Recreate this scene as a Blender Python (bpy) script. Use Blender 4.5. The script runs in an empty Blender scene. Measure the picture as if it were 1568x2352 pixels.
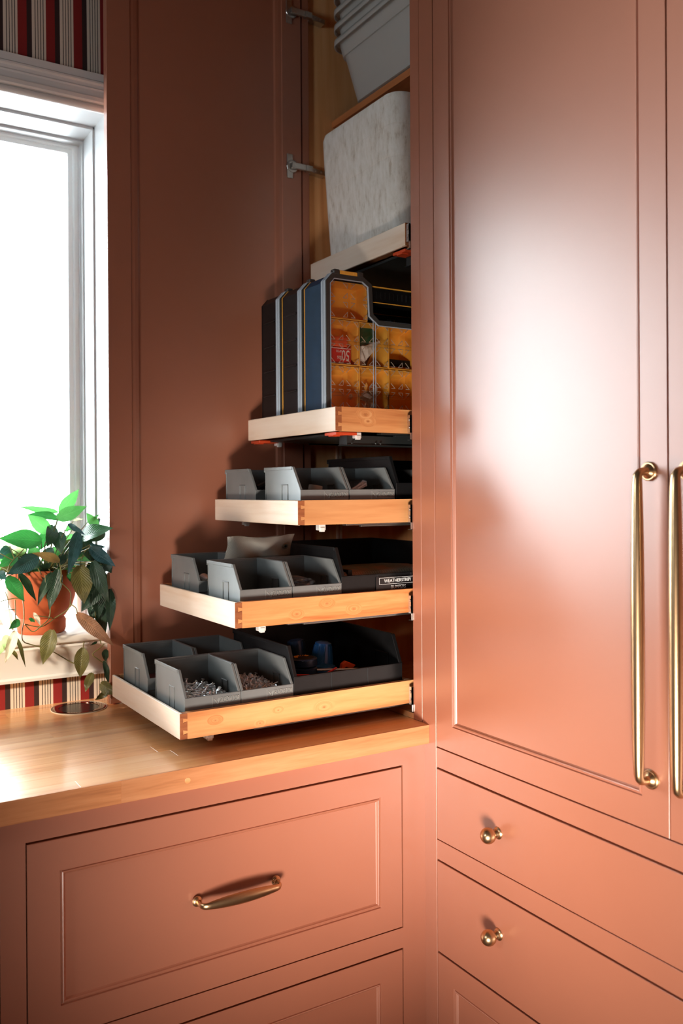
import bpy, bmesh, math, random
from mathutils import Vector, Matrix
random.seed(7)
PI = math.pi
SC = bpy.context.scene
COL = SC.collection

# ------------------------------------------------------------------ camera
cam_d = bpy.data.cameras.new('camera'); CAM = bpy.data.objects.new('camera', cam_d); COL.objects.link(CAM)
cam_d.sensor_fit = 'VERTICAL'; cam_d.sensor_height = 36.0; cam_d.sensor_width = 24.0
cam_d.lens = 2028.635 / 2352 * 36.0
cam_d.shift_x = 0.0; cam_d.shift_y = -48.75 / 2352
cam_d.clip_start = .05; cam_d.clip_end = 60
def cam_rot(yaw, pitch, roll):
    c, s = math.cos(yaw), math.sin(yaw)
    R0 = Matrix(((c, -s, 0), (0, 0, -1), (s, c, 0)))
    cp, sp = math.cos(pitch), math.sin(pitch)
    Rp = Matrix(((1, 0, 0), (0, cp, sp), (0, -sp, cp)))
    cr, sr = math.cos(roll), math.sin(roll)
    return Matrix(((cr, -sr, 0), (sr, cr, 0), (0, 0, 1))) @ Rp @ R0
_R = cam_rot(.551674502, -.00226626709, -.00603199487)
CAM.matrix_world = Matrix(((_R[0][0], -_R[1][0], -_R[2][0], -1.12), (_R[0][1], -_R[1][1], -_R[2][1], -1.4757),
                           (_R[0][2], -_R[1][2], -_R[2][2], 1.4080), (0, 0, 0, 1)))
cam_d.dof.use_dof = True; cam_d.dof.focus_distance = 1.75; cam_d.dof.aperture_fstop = 3.5
SC.camera = CAM

# ------------------------------------------------------------------ sky, daylight portals, exposure
W = bpy.data.worlds.new('world'); SC.world = W; W.use_nodes = True
W.node_tree.nodes['Background'].inputs[0].default_value = (.88, .95, 1.0, 1)
W.node_tree.nodes['Background'].inputs[1].default_value = SKY_STRENGTH = 32.0
def portal(name, loc, rot, sx, sy):
    l = bpy.data.lights.new(name, 'AREA'); l.shape = 'RECTANGLE'; l.size = sx; l.size_y = sy
    l.cycles.is_portal = True
    o = bpy.data.objects.new(name, l); COL.objects.link(o); o.location = loc; o.rotation_euler = rot
    return o
portal('window_daylight', (-.98, .875, 1.69), (-PI/2, 0, 0), .98, 1.28)
portal('added_window_daylight', (-2.84, -.41, 1.85), (PI/2, 0, -PI/2), .40, .62)  # portal for the added, unseen side window
sn = bpy.data.lights.new('sun', 'SUN'); sn.energy = 7.0; sn.angle = math.radians(4); sn.color = (1.0, .80, .60)
SUN = bpy.data.objects.new('sun', sn); COL.objects.link(SUN); SUN.rotation_euler = Vector((2.1, 1.05, -.85)).to_track_quat('-Z', 'Y').to_euler()
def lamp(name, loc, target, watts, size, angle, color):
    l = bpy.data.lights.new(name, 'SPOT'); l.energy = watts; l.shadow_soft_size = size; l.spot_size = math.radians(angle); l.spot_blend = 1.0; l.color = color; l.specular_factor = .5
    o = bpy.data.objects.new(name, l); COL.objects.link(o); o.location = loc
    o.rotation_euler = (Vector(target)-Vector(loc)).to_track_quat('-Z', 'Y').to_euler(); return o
lamp('added_low_spot', (-1.28, -1.52, .40), (.0, -.04, .98), 390, .28, 43, (1.0, .88, .78))  # added unseen spot, stands in for warm light from low in front
SC.view_settings.view_transform = 'Standard'; SC.view_settings.look = 'None'
SC.view_settings.gamma = 1.0; SC.view_settings.use_curve_mapping = False
SC.view_settings.exposure = 0.08
SC.cycles.max_bounces = 12; SC.cycles.diffuse_bounces = 6; SC.cycles.transparent_max_bounces = 16
SC.cycles.caustics_reflective = False; SC.cycles.caustics_refractive = False

# ------------------------------------------------------------------ node helpers and materials
def srgb(r, g, b):
    f = lambda v: (v/255/12.92) if v/255 <= .04045 else ((v/255+.055)/1.055)**2.4
    return (f(r), f(g), f(b), 1)
class NT:
    def __init__(s, name):
        s.m = bpy.data.materials.new(name); s.m.use_nodes = True; s.t = s.m.node_tree
        s.p = s.t.nodes['Principled BSDF']; s.out = s.t.nodes['Material Output']
    def n(s, typ, ins=None, **kw):
        x = s.t.nodes.new(typ)
        for k, v in kw.items(): setattr(x, k, v)
        for k, v in (ins or {}).items():
            if hasattr(v, 'is_output'): s.t.links.new(v, x.inputs[k])
            else: x.inputs[k].default_value = v
        return x
    def L(s, a, b): s.t.links.new(a, b)
    def obj(s): return s.n('ShaderNodeTexCoord').outputs['Object']
    def math(s, op, a, b=0.0, c=None):
        d = {0: a, 1: b}
        if c is not None: d[2] = c
        return s.n('ShaderNodeMath', d, operation=op).outputs[0]
    def ramp(s, fac, stops, interp='LINEAR'):
        r = s.n('ShaderNodeValToRGB', {0: fac}); r.color_ramp.interpolation = interp
        e = r.color_ramp.elements
        while len(e) > 1: e.remove(e[-1])
        e[0].position = stops[0][0]; e[0].color = stops[0][1]
        for p, c in stops[1:]:
            q = e.new(p); q.color = c
        return r.outputs[0]
    def mix(s, f, a, b, mode='MIX'):
        x = s.n('ShaderNodeMix', data_type='RGBA', blend_type=mode)
        for k, v in ((0, f), (6, a), (7, b)):
            if hasattr(v, 'is_output'): s.L(v, x.inputs[k])
            else: x.inputs[k].default_value = v
        return x.outputs[2]
    def bump(s, h, strength=.2, dist=.001):
        b = s.n('ShaderNodeBump', {'Height': h, 'Strength': strength, 'Distance': dist}); s.L(b.outputs[0], s.p.inputs['Normal'])
    def col(s, c): 
        if hasattr(c, 'is_output'): s.L(c, s.p.inputs['Base Color'])
        else: s.p.inputs['Base Color'].default_value = c
def plain(name, c, rough=.5, metal=0, spec=.5, noise=0, nscale=200, bump=0, bscale=600, **kw):
    N = NT(name); N.p.inputs['Roughness'].default_value = rough; N.p.inputs['Metallic'].default_value = metal
    N.p.inputs['Specular IOR Level'].default_value = spec
    t = N.n('ShaderNodeTexNoise', {'Vector': N.obj(), 'Scale': nscale, 'Detail': 3.0}).outputs[0]
    if noise:
        d = tuple(x*(1-noise) for x in c[:3])+(1,); l = tuple(min(1, x*(1+noise)) for x in c[:3])+(1,)
        N.col(N.ramp(t, [(.3, d), (.7, l)]))
    else: N.col(c)
    if bump:
        N.bump(N.n('ShaderNodeTexNoise', {'Vector': N.obj(), 'Scale': bscale, 'Detail': 2.0}).outputs[0], bump, .0006)
    for k, v in kw.items(): N.p.inputs[k].default_value = v
    return N.m
def wood(name, light, mid, dark, axis='X', rough=.45, scale=1.0, vary=.0, knots=(), ring=.5, plane='XZ', spec=.5):
    N = NT(name); co = N.obj(); rnd = N.n('ShaderNodeObjectInfo').outputs['Random']
    off = N.n('ShaderNodeCombineXYZ', {0: N.math('MULTIPLY', rnd, 7.3), 1: N.math('MULTIPLY', rnd, 3.1), 2: N.math('MULTIPLY', rnd, 5.7)}).outputs[0]
    v = N.n('ShaderNodeVectorMath', {0: co, 1: off}, operation='ADD').outputs[0]
    kmask = None
    if knots:
        sep = N.n('ShaderNodeSeparateXYZ', {0: co}); A = sep.outputs['XYZ'.index(plane[0])]; B = sep.outputs['XYZ'.index(plane[1])]
        for (kx, kz, r) in knots:
            dx = N.math('DIVIDE', N.math('SUBTRACT', A, kx), r*1.7); dz = N.math('DIVIDE', N.math('SUBTRACT', B, kz), r)
            d = N.math('SQRT', N.math('ADD', N.math('MULTIPLY', dx, dx), N.math('MULTIPLY', dz, dz)))
            k = N.math('MAXIMUM', N.math('SUBTRACT', 1.0, N.math('MULTIPLY', d, .40)), 0.0)
            kmask = k if kmask is None else N.math('MAXIMUM', kmask, k)
    sc = {'X': (1.2, 16, 16), 'Y': (16, 1.2, 16), 'Z': (16, 16, 1.2)}[axis]
    mp = N.n('ShaderNodeMapping', {'Vector': v, 'Scale': tuple(x*scale for x in sc)}).outputs[0]
    if kmask is not None:
        kv = N.n('ShaderNodeCombineXYZ', {0: 0.0, 1: N.math('MULTIPLY', kmask, 1.6), 2: N.math('MULTIPLY', kmask, 2.2)}).outputs[0]
        mp = N.n('ShaderNodeVectorMath', {0: mp, 1: kv}, operation='ADD').outputs[0]
    n1 = N.n('ShaderNodeTexNoise', {'Vector': mp, 'Scale': 1.0, 'Detail': 4.0, 'Roughness': .55, 'Distortion': ring}).outputs[0]
    n2 = N.n('ShaderNodeTexNoise', {'Vector': mp, 'Scale': 9.0, 'Detail': 4.0}).outputs[0]
    f = N.math('ADD', N.math('MULTIPLY', n1, .8), N.math('MULTIPLY', n2, .2))
    c = N.ramp(f, [(.32, dark), (.48, mid), (.66, light)])
    if vary:
        h = N.n('ShaderNodeHueSaturation', {'Color': c, 'Value': N.math('ADD', 1-vary, N.math('MULTIPLY', rnd, 2*vary)), 'Saturation': N.math('ADD', 1-vary*.5, N.math('MULTIPLY', rnd, vary))}); c = h.outputs[0]
    if kmask is not None:
        c = N.mix(N.ramp(kmask, [(.70, (0, 0, 0, 1)), (.92, (.28, .28, .28, 1)), (.985, (.8, .8, .8, 1))]), c, tuple(x*.55 for x in dark[:3])+(1,))
    N.col(c); N.p.inputs['Roughness'].default_value = rough; N.p.inputs['Specular IOR Level'].default_value = spec
    N.bump(n2, .12, .0005)
    if name == 'butcher_block': N.p.inputs['Coat Weight'].default_value = .6; N.p.inputs['Coat Roughness'].default_value = .22
    return N.m

M = {}
M['paint'] = plain('terracotta_paint', (.395, .142, .080, 1), .42, noise=.02, nscale=6, bump=.08, bscale=260, spec=.6, **{'Coat Weight': 1.0, 'Coat Roughness': .34, 'Coat IOR': 1.62})
M['gap'] = plain('dark_gap', (.012, .008, .007, 1), .9)
M['white'] = plain('white_gloss_paint', (.80, .79, .77, 1), .35, noise=.015, nscale=20)
M['jamb'] = plain('dimmed_white_jamb', (.48, .485, .49, 1), .4, noise=.01)  # white jamb greyed in its colour to hold back the window glare
M['pvc'] = plain('white_window_plastic', (.85, .89, .90, 1), .3, noise=.01)
M['room'] = plain('room_wall_paint', (.13, .075, .055, 1), .8, noise=.03, nscale=4)
M['ceil'] = plain('ceiling_paint', (.10, .065, .05, 1), .85, noise=.02, nscale=4)
M['brass'] = plain('satin_brass', (.58, .38, .21, 1), .30, 1.0, noise=.04, nscale=60)
M['bronze'] = plain('dark_bronze', (.22, .12, .075, 1), .12, 1.0)
M['zinc'] = plain('zinc_steel', (.62, .62, .60, 1), .28, 1.0, noise=.08, nscale=300)
M['dullsteel'] = plain('dull_steel', (.20, .20, .19, 1), .45, 1.0)
M['blacksteel'] = plain('black_steel', (.035, .042, .042, 1), .35, .6)
M['blackplas'] = plain('black_plastic', (.006, .006, .0065, 1), .42, noise=.2, nscale=40, bump=.05, spec=.3)
M['grayplas'] = plain('grey_plastic', (.17, .18, .178, 1), .36, noise=.10, nscale=14, bump=.06, bscale=900)
M['gletter'] = plain('grey_lettering', (.30, .30, .28, 1), .42)
M['clip'] = plain('white_clip_plastic', (.75, .75, .72, 1), .4)
M['redplas'] = plain('red_orange_plastic', (.62, .07, .02, 1), .4)
M['red'] = plain('red_plastic', (.55, .03, .025, 1), .35)
M['orange'] = plain('orange_plastic', (.95, .15, .03, 1), .4)
M['blue'] = plain('blue_plastic', (.015, .16, .55, 1), .28)
M['navy'] = plain('navy_plastic', (.015, .05, .13, 1), .35)
M['caseblue'] = plain('case_blue_plastic', (.008, .030, .065, 1), .55, spec=.25, noise=.12, nscale=30)
M['yellow'] = plain('amber_plastic', (.95, .48, .07, 1), .42, noise=.04, nscale=20)
M['cframe'] = plain('case_frame_plastic', (.045, .043, .040, 1), .38)
M['caseedge'] = plain('case_edge_plastic', (.42, .50, .58, 1), .3)
M['terra'] = plain('terracotta_pot_clay', srgb(178, 88, 52), .75, noise=.10, nscale=25, bump=.15, bscale=300, spec=.3)
M['soil'] = plain('potting_soil', (.02, .013, .008, 1), 1, bump=.6, bscale=200)
M['stem'] = plain('vine_stem', (.17, .15, .045, 1), .5, noise=.4, nscale=50)
M['labelw'] = plain('white_print', (.80, .80, .78, 1), .5)
M['labelb'] = plain('black_label_tape', (.006, .006, .007, 1), .25)
M['whitepap'] = plain('white_paper', (.72, .68, .64, 1), .6, noise=.1, nscale=60)
M['green'] = plain('dark_green_print', (.012, .075, .035, 1), .3)
M['cap'] = plain('pale_grey_cap', (.48, .48, .45, 1), .5)
M['rug'] = plain('floor_stone', (.40, .30, .22, 1), .6, noise=.06, nscale=5)
def feltmat():
    N = NT('speckled_cream_felt'); co = N.obj()
    mp = N.n('ShaderNodeMapping', {'Vector': co, 'Scale': (70, 70, 24)}).outputs[0]
    n1 = N.n('ShaderNodeTexNoise', {'Vector': mp, 'Scale': 1.0, 'Detail': 5.0, 'Roughness': .7}).outputs[0]
    N.col(N.ramp(n1, [(.30, (.55, .48, .40, 1)), (.44, (.78, .74, .67, 1)), (.62, (.88, .85, .80, 1))]))
    N.p.inputs['Roughness'].default_value = .95; N.p.inputs['Specular IOR Level'].default_value = .15
    N.bump(n1, .25, .001); return N.m
M['felt'] = feltmat()
MAPLE = (srgb(247, 230, 212), srgb(240, 218, 196), srgb(224, 192, 160))  # paler than the tray sides: window light put into the wood colour
M['maple_y'] = wood('maple_lit_front_board', *MAPLE, axis='Y', rough=.5, ring=.3, vary=.03)
M['maple_x'] = wood('maple_board', *MAPLE, axis='X', rough=.5, ring=.5)
M['endgrain'] = wood('end_grain', srgb(176, 110, 66), srgb(158, 92, 52), srgb(130, 70, 38), axis='X', rough=.65, scale=6)
def sidewood(name, knots, l=(233, 174, 116), m_=(219, 151, 93), d=(186, 110, 60), ring=.9):  # oranger than the fronts: warm bounce put into the wood colour
    return wood(name, srgb(*l), srgb(*m_), srgb(*d), axis='X', rough=.48, ring=ring, knots=knots, scale=1.4)
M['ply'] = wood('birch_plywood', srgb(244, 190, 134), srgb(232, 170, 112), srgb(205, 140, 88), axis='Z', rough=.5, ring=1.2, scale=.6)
M['ply_dark'] = wood('dark_cabinet_wood', srgb(150, 96, 58), srgb(130, 80, 48), srgb(105, 62, 38), axis='X', rough=.6)  # darker brown wood for carcasses and tray bottoms
M['shelf'] = wood('shelf_edge_wood', srgb(198, 128, 78), srgb(184, 112, 66), srgb(160, 92, 54), axis='Y', rough=.5)
M['stave'] = wood('butcher_block', srgb(250, 194, 138), srgb(241, 174, 114), srgb(216, 140, 86), axis='X', rough=.30, scale=1.5, vary=.06, ring=.5, spec=.5)
M['shaded_edge'] = wood('shaded_counter_edge', srgb(216, 152, 104), srgb(200, 134, 86), srgb(160, 98, 60), axis='X', rough=.45, scale=2.2, vary=.06, ring=.6)  # darker copy of the stave wood, front edge shade put into the colour
def brushed():
    N = NT('wall_stripes'); co = N.obj(); s = N.n('ShaderNodeSeparateXYZ', {0: co})
    x = N.math('ADD', s.outputs[0], N.math('MULTIPLY', s.outputs[2], .004))
    f = N.math('FRACT', N.math('DIVIDE', N.math('ADD', x, 8*.063+.7095), .063))
    cr = (.76, .66, .55, 1); dk = (.03, .012, .012, 1); rd = (.27, .013, .012, 1); mr = (.035, .014, .013, 1)
    st = [(0, cr)]
    for a in (.105, .20, .295, .39): st += [(a, dk), (a+.026, cr)]
    st += [(.5, rd), (.82, mr)]
    N.col(N.ramp(f, st, 'CONSTANT')); N.p.inputs['Roughness'].default_value = .75
    N.bump(N.n('ShaderNodeTexNoise', {'Vector': co, 'Scale': 500.0}).outputs[0], .15, .0004)
    return N.m
M['wallpaper'] = brushed()
def clear(name, tint, gloss=.5, rough=.04, body=.0, bodycol=(.8, .8, .8, 1)):
    N = NT(name); t = N.t
    tr = N.n('ShaderNodeBsdfTransparent', {0: tint}).outputs[0]
    gl = N.n('ShaderNodeBsdfGlossy', {'Color': (1, 1, 1, 1), 'Roughness': rough}).outputs[0]
    fr = N.n('ShaderNodeFresnel', {'IOR': 1.45}).outputs[0]
    a = N.n('ShaderNodeMixShader', {0: N.math('MULTIPLY', fr, gloss*2), 1: tr, 2: gl}).outputs[0]
    if body:
        df = N.n('ShaderNodeBsdfDiffuse', {'Color': bodycol}).outputs[0]; tl = N.n('ShaderNodeBsdfTranslucent', {'Color': bodycol}).outputs[0]
        bd = N.n('ShaderNodeMixShader', {0: .5, 1: df, 2: tl}).outputs[0]
        a = N.n('ShaderNodeMixShader', {0: body, 1: a, 2: bd}).outputs[0]
    N.L(a, N.out.inputs['Surface']); return N.m
M['glass'] = clear('window_glass', (.97, .985, .98, 1), .5, .02)
M['clearlid'] = clear('clear_lid_plastic', (.98, .97, .95, 1), .22, .05, .0)
M['clearrib'] = clear('clear_lid_ridge_plastic', (.95, .92, .85, 1), 2.5, .2, .55, (1.0, .95, .88, 1))
M['tub'] = clear('frosted_tub_plastic', (.88, .88, .86, 1), .5, .25, .55, (.85, .83, .80, 1))
M['bag'] = clear('clear_bag_plastic', (.80, .88, .95, 1), 1.6, .10, .18, (.7, .8, .95, 1))
def leafmat(name, a, b, trans, tcol, rough=.38, rib=(.5, .55, .4, 1)):
    N = NT(name); uv = N.n('ShaderNodeTexCoord').outputs['UV']; s = N.n('ShaderNodeSeparateXYZ', {0: uv})
    u, v = s.outputs[0], s.outputs[1]
    av = N.math('ABSOLUTE', N.math('SUBTRACT', v, .5))
    w = N.math('SINE', N.math('MULTIPLY', N.math('SUBTRACT', u, N.math('MULTIPLY', av, .7)), 75.0))
    n = N.n('ShaderNodeTexNoise', {'Vector': N.obj(), 'Scale': 60.0, 'Detail': 3.0}).outputs[0]
    c = N.ramp(N.math('ADD', n, N.math('MULTIPLY', w, .07)), [(.3, a), (.7, b)])
    mid = N.ramp(av, [(0, (.55, .55, .55, 1)), (.03, (0, 0, 0, 1))])
    c = N.mix(mid, c, tuple(min(1, x*1.8+.02) for x in b[:3])+(1,))
    N.col(c); N.p.inputs['Roughness'].default_value = rough
    N.bump(w, .35, .0008)
    tl = N.n('ShaderNodeBsdfTranslucent', {'Color': tcol}).outputs[0]
    mx = N.n('ShaderNodeMixShader', {0: trans, 1: N.p.outputs[0], 2: tl}).outputs[0]
    N.L(mx, N.out.inputs['Surface']); return N.m
LM = {'g': leafmat('bright_green_leaf', (.03, .17, .03, 1), (.07, .26, .06, 1), .24, (.12, .45, .10, 1)),
      'd': leafmat('green_leaf', (.012, .09, .025, 1), (.03, .17, .05, 1), .12, (.05, .35, .06, 1)),
      'b': leafmat('blue_green_leaf', (.02, .06, .07, 1), (.045, .12, .14, 1), .08, (.04, .15, .10, 1), .26),
      'k': leafmat('dark_green_leaf', (.010, .035, .020, 1), (.025, .065, .035, 1), .07, (.02, .10, .03, 1), .4),
      'o': leafmat('olive_leaf', (.09, .085, .022, 1), (.17, .15, .045, 1), .12, (.2, .2, .05, 1), .35),
      't': leafmat('tan_leaf', (.28, .16, .045, 1), (.40, .24, .08, 1), .2, (.4, .25, .08, 1)),
      'n': leafmat('brown_leaf', (.20, .09, .04, 1), (.38, .18, .09, 1), .15, (.3, .12, .05, 1), .5),
      'p': leafmat('pale_green_leaf', (.20, .30, .09, 1), (.32, .42, .16, 1), .45, (.45, .6, .25, 1)),
      'c': leafmat('lit_pale_leaf', (.62, .55, .38, 1), (.80, .72, .55, 1), .3, (.9, .8, .55, 1))}  # strong light on these leaves is put into the cream colour

# ------------------------------------------------------------------ mesh helpers
class MB:
    def __init__(s): s.v = []; s.f = []; s.mi = []; s.cur = 0
    def add(s, vs, fs):
        k = len(s.v); s.v += [tuple(v) for v in vs]; s.f += [tuple(i+k for i in f) for f in fs]; s.mi += [s.cur]*len(fs); return s
    def box(s, x0, x1, y0, y1, z0, z1):
        return s.add([(x0,y0,z0),(x1,y0,z0),(x1,y1,z0),(x0,y1,z0),(x0,y0,z1),(x1,y0,z1),(x1,y1,z1),(x0,y1,z1)],
                     [(0,3,2,1),(4,5,6,7),(0,1,5,4),(1,2,6,5),(2,3,7,6),(3,0,4,7)])
    def prism(s, axis, pts, a, b):
        n = len(pts)
        P = {'X': lambda p, t: (t, p[0], p[1]), 'Y': lambda p, t: (p[0], t, p[1]), 'Z': lambda p, t: (p[0], p[1], t)}[axis]
        vs = [P(p, a) for p in pts]+[P(p, b) for p in pts]
        return s.add(vs, [tuple(range(n)), tuple(range(2*n-1, n-1, -1))]+[(i, i+n, (i+1) % n+n, (i+1) % n) for i in range(n)])
    def ring(s, axis, outer, inner, a, b):
        n = len(outer)
        P = {'X': lambda p, t: (t, p[0], p[1]), 'Y': lambda p, t: (p[0], t, p[1]), 'Z': lambda p, t: (p[0], p[1], t)}[axis]
        vs = [P(p, a) for p in outer]+[P(p, a) for p in inner]+[P(p, b) for p in outer]+[P(p, b) for p in inner]
        fs = []
        for i in range(n):
            j = (i+1) % n
            fs += [(i, j, j+n, i+n), (i+2*n, i+3*n, j+3*n, j+2*n), (i, i+2*n, j+2*n, j), (i+n, j+n, j+3*n, i+3*n)]
        return s.add(vs, fs)
    def tube(s, path, rad, seg=10, caps=True, sq=(1, 1), up=(0, 0, 1)):
        path = [Vector(p) for p in path]; n = len(path)
        if not isinstance(rad, (list, tuple)): rad = [rad]*n
        vs = []; fs = []; prev = None
        for i, p in enumerate(path):
            t = (path[min(i+1, n-1)]-path[max(i-1, 0)]).normalized()
            if prev is None:
                u = Vector(up); u = u-t*u.dot(t)
                if u.length < 1e-3: u = Vector((1, 0, 0))-t*t.x
                if u.length < 1e-3: u = Vector((0, 1, 0))
            else: u = prev-t*prev.dot(t)
            u.normalize(); prev = u; w = t.cross(u)
            for k in range(seg):
                a = 2*PI*k/seg; vs.append(p+u*math.cos(a)*rad[i]*sq[0]+w*math.sin(a)*rad[i]*sq[1])
        for i in range(n-1):
            for k in range(seg):
                fs.append((i*seg+k, i*seg+(k+1) % seg, (i+1)*seg+(k+1) % seg, (i+1)*seg+k))
        if caps: fs += [tuple(range(seg-1, -1, -1)), tuple((n-1)*seg+k for k in range(seg))]
        return s.add(vs, fs)
    def lathe(s, prof, c=(0, 0, 0), axis='Z', seg=28, caps=True):
        vs = []; fs = []; c = Vector(c)
        for (r, h) in prof:
            for k in range(seg):
                a = 2*PI*k/seg; x, y = r*math.cos(a), r*math.sin(a)
                q = {'Z': (x, y, h), 'X': (h, x, y), 'Y': (x, h, y), '-X': (-h, x, y), '-Y': (x, -h, y)}[axis]
                vs.append(c+Vector(q))
        n = len(prof)
        for i in range(n-1):
            for k in range(seg): fs.append((i*seg+k, i*seg+(k+1) % seg, (i+1)*seg+(k+1) % seg, (i+1)*seg+k))
        if caps: fs += [tuple(range(seg-1, -1, -1)), tuple((n-1)*seg+k for k in range(seg))]
        return s.add(vs, fs)
    def nested(s, rings, close=True):
        # rings: list of 4-corner loops; mitred frame surfaces
        vs = [p for r in rings for p in r]; fs = []
        for i in range(len(rings)-1):
            for k in range(4):
                a = i*4+k; b = i*4+(k+1) % 4; fs.append((a, b, b+4, a+4))
        if close:
            m = (len(rings)-1)*4; fs.append((m, m+1, m+2, m+3))
        return s.add(vs, fs)
    def build(s, name, mat, parent=None, smooth=False, bevel=0, off=None, segs=2, kind=None):
        me = bpy.data.meshes.new(name)
        o_ = Vector(off) if off else Vector((0, 0, 0))
        me.from_pydata([Vector(v)-o_ for v in s.v], [], s.f)
        mats = mat if isinstance(mat, (list, tuple)) else [mat]
        for m in mats: me.materials.append(m)
        if len(mats) > 1: me.polygons.foreach_set('material_index', s.mi)
        bm = bmesh.new(); bm.from_mesh(me); bmesh.ops.recalc_face_normals(bm, faces=bm.faces[:]); bm.to_mesh(me); bm.free()
        if smooth: me.shade_smooth() if smooth is True else me.shade_auto_smooth() if hasattr(me, 'shade_auto_smooth') else None
        if smooth == 'auto':
            me.polygons.foreach_set('use_smooth', [True]*len(me.polygons)); me.set_sharp_from_angle(angle=math.radians(35))
        o = bpy.data.objects.new(name, me); COL.objects.link(o)
        if parent is not None: o.parent = parent
        if bevel:
            b = o.modifiers.new('bevel', 'BEVEL'); b.width = bevel; b.segments = segs; b.limit_method = 'ANGLE'; b.angle_limit = math.radians(40)
            b.harden_normals = False
        if kind: o['kind'] = kind
        return o
def tag(o, label=None, cat=None, group=None, kind=None):
    if label: o['label'] = label
    if cat: o['category'] = cat
    if group: o['group'] = group
    if kind: o['kind'] = kind
    return o
def thing(name, label, cat, loc=(0, 0, 0), group=None, rot=(0, 0, 0)):
    o = bpy.data.objects.new(name, None); COL.objects.link(o); o.location = loc; o.rotation_euler = rot; o.empty_display_size = .02
    return tag(o, label, cat, group)
def copy_tree(o, parent=None, label=None, loc=None, rot=None):
    c = o.copy(); COL.objects.link(c); c.parent = parent
    if label: c['label'] = label
    if loc is not None: c.location = loc
    if rot is not None: c.rotation_euler = rot
    for ch in KIDS.get(o.name, []): 
        copy_tree(ch, c)
    return c
KIDS = {}
def kids(o):
    KIDS[o.name] = [c for c in COL.objects if c.parent == o]
    for c in KIDS[o.name]: kids(c)
def text_mesh(body, size, extrude, mat, name, parent, loc, rot, sx=1.0, align='CENTER', kind=None):
    cu = bpy.data.curves.new(name, 'FONT'); cu.body = body; cu.size = size; cu.extrude = extrude; cu.align_x = align; cu.align_y = 'CENTER'; cu.resolution_u = 2
    t = bpy.data.objects.new(name+'_tmp', cu); COL.objects.link(t)
    dg = bpy.context.evaluated_depsgraph_get(); me = bpy.data.meshes.new_from_object(t.evaluated_get(dg))
    bpy.data.objects.remove(t); me.materials.clear(); me.materials.append(mat)
    me.transform(Matrix.Translation(loc) @ rot.to_4x4() @ Matrix.Diagonal((sx, 1, 1, 1)))
    o = bpy.data.objects.new(name, me); COL.objects.link(o)
    if parent is not None: o.parent = parent
    return o
RX = Matrix.Rotation(PI/2, 3, 'X')      # text reading along +X, facing -Y
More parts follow.
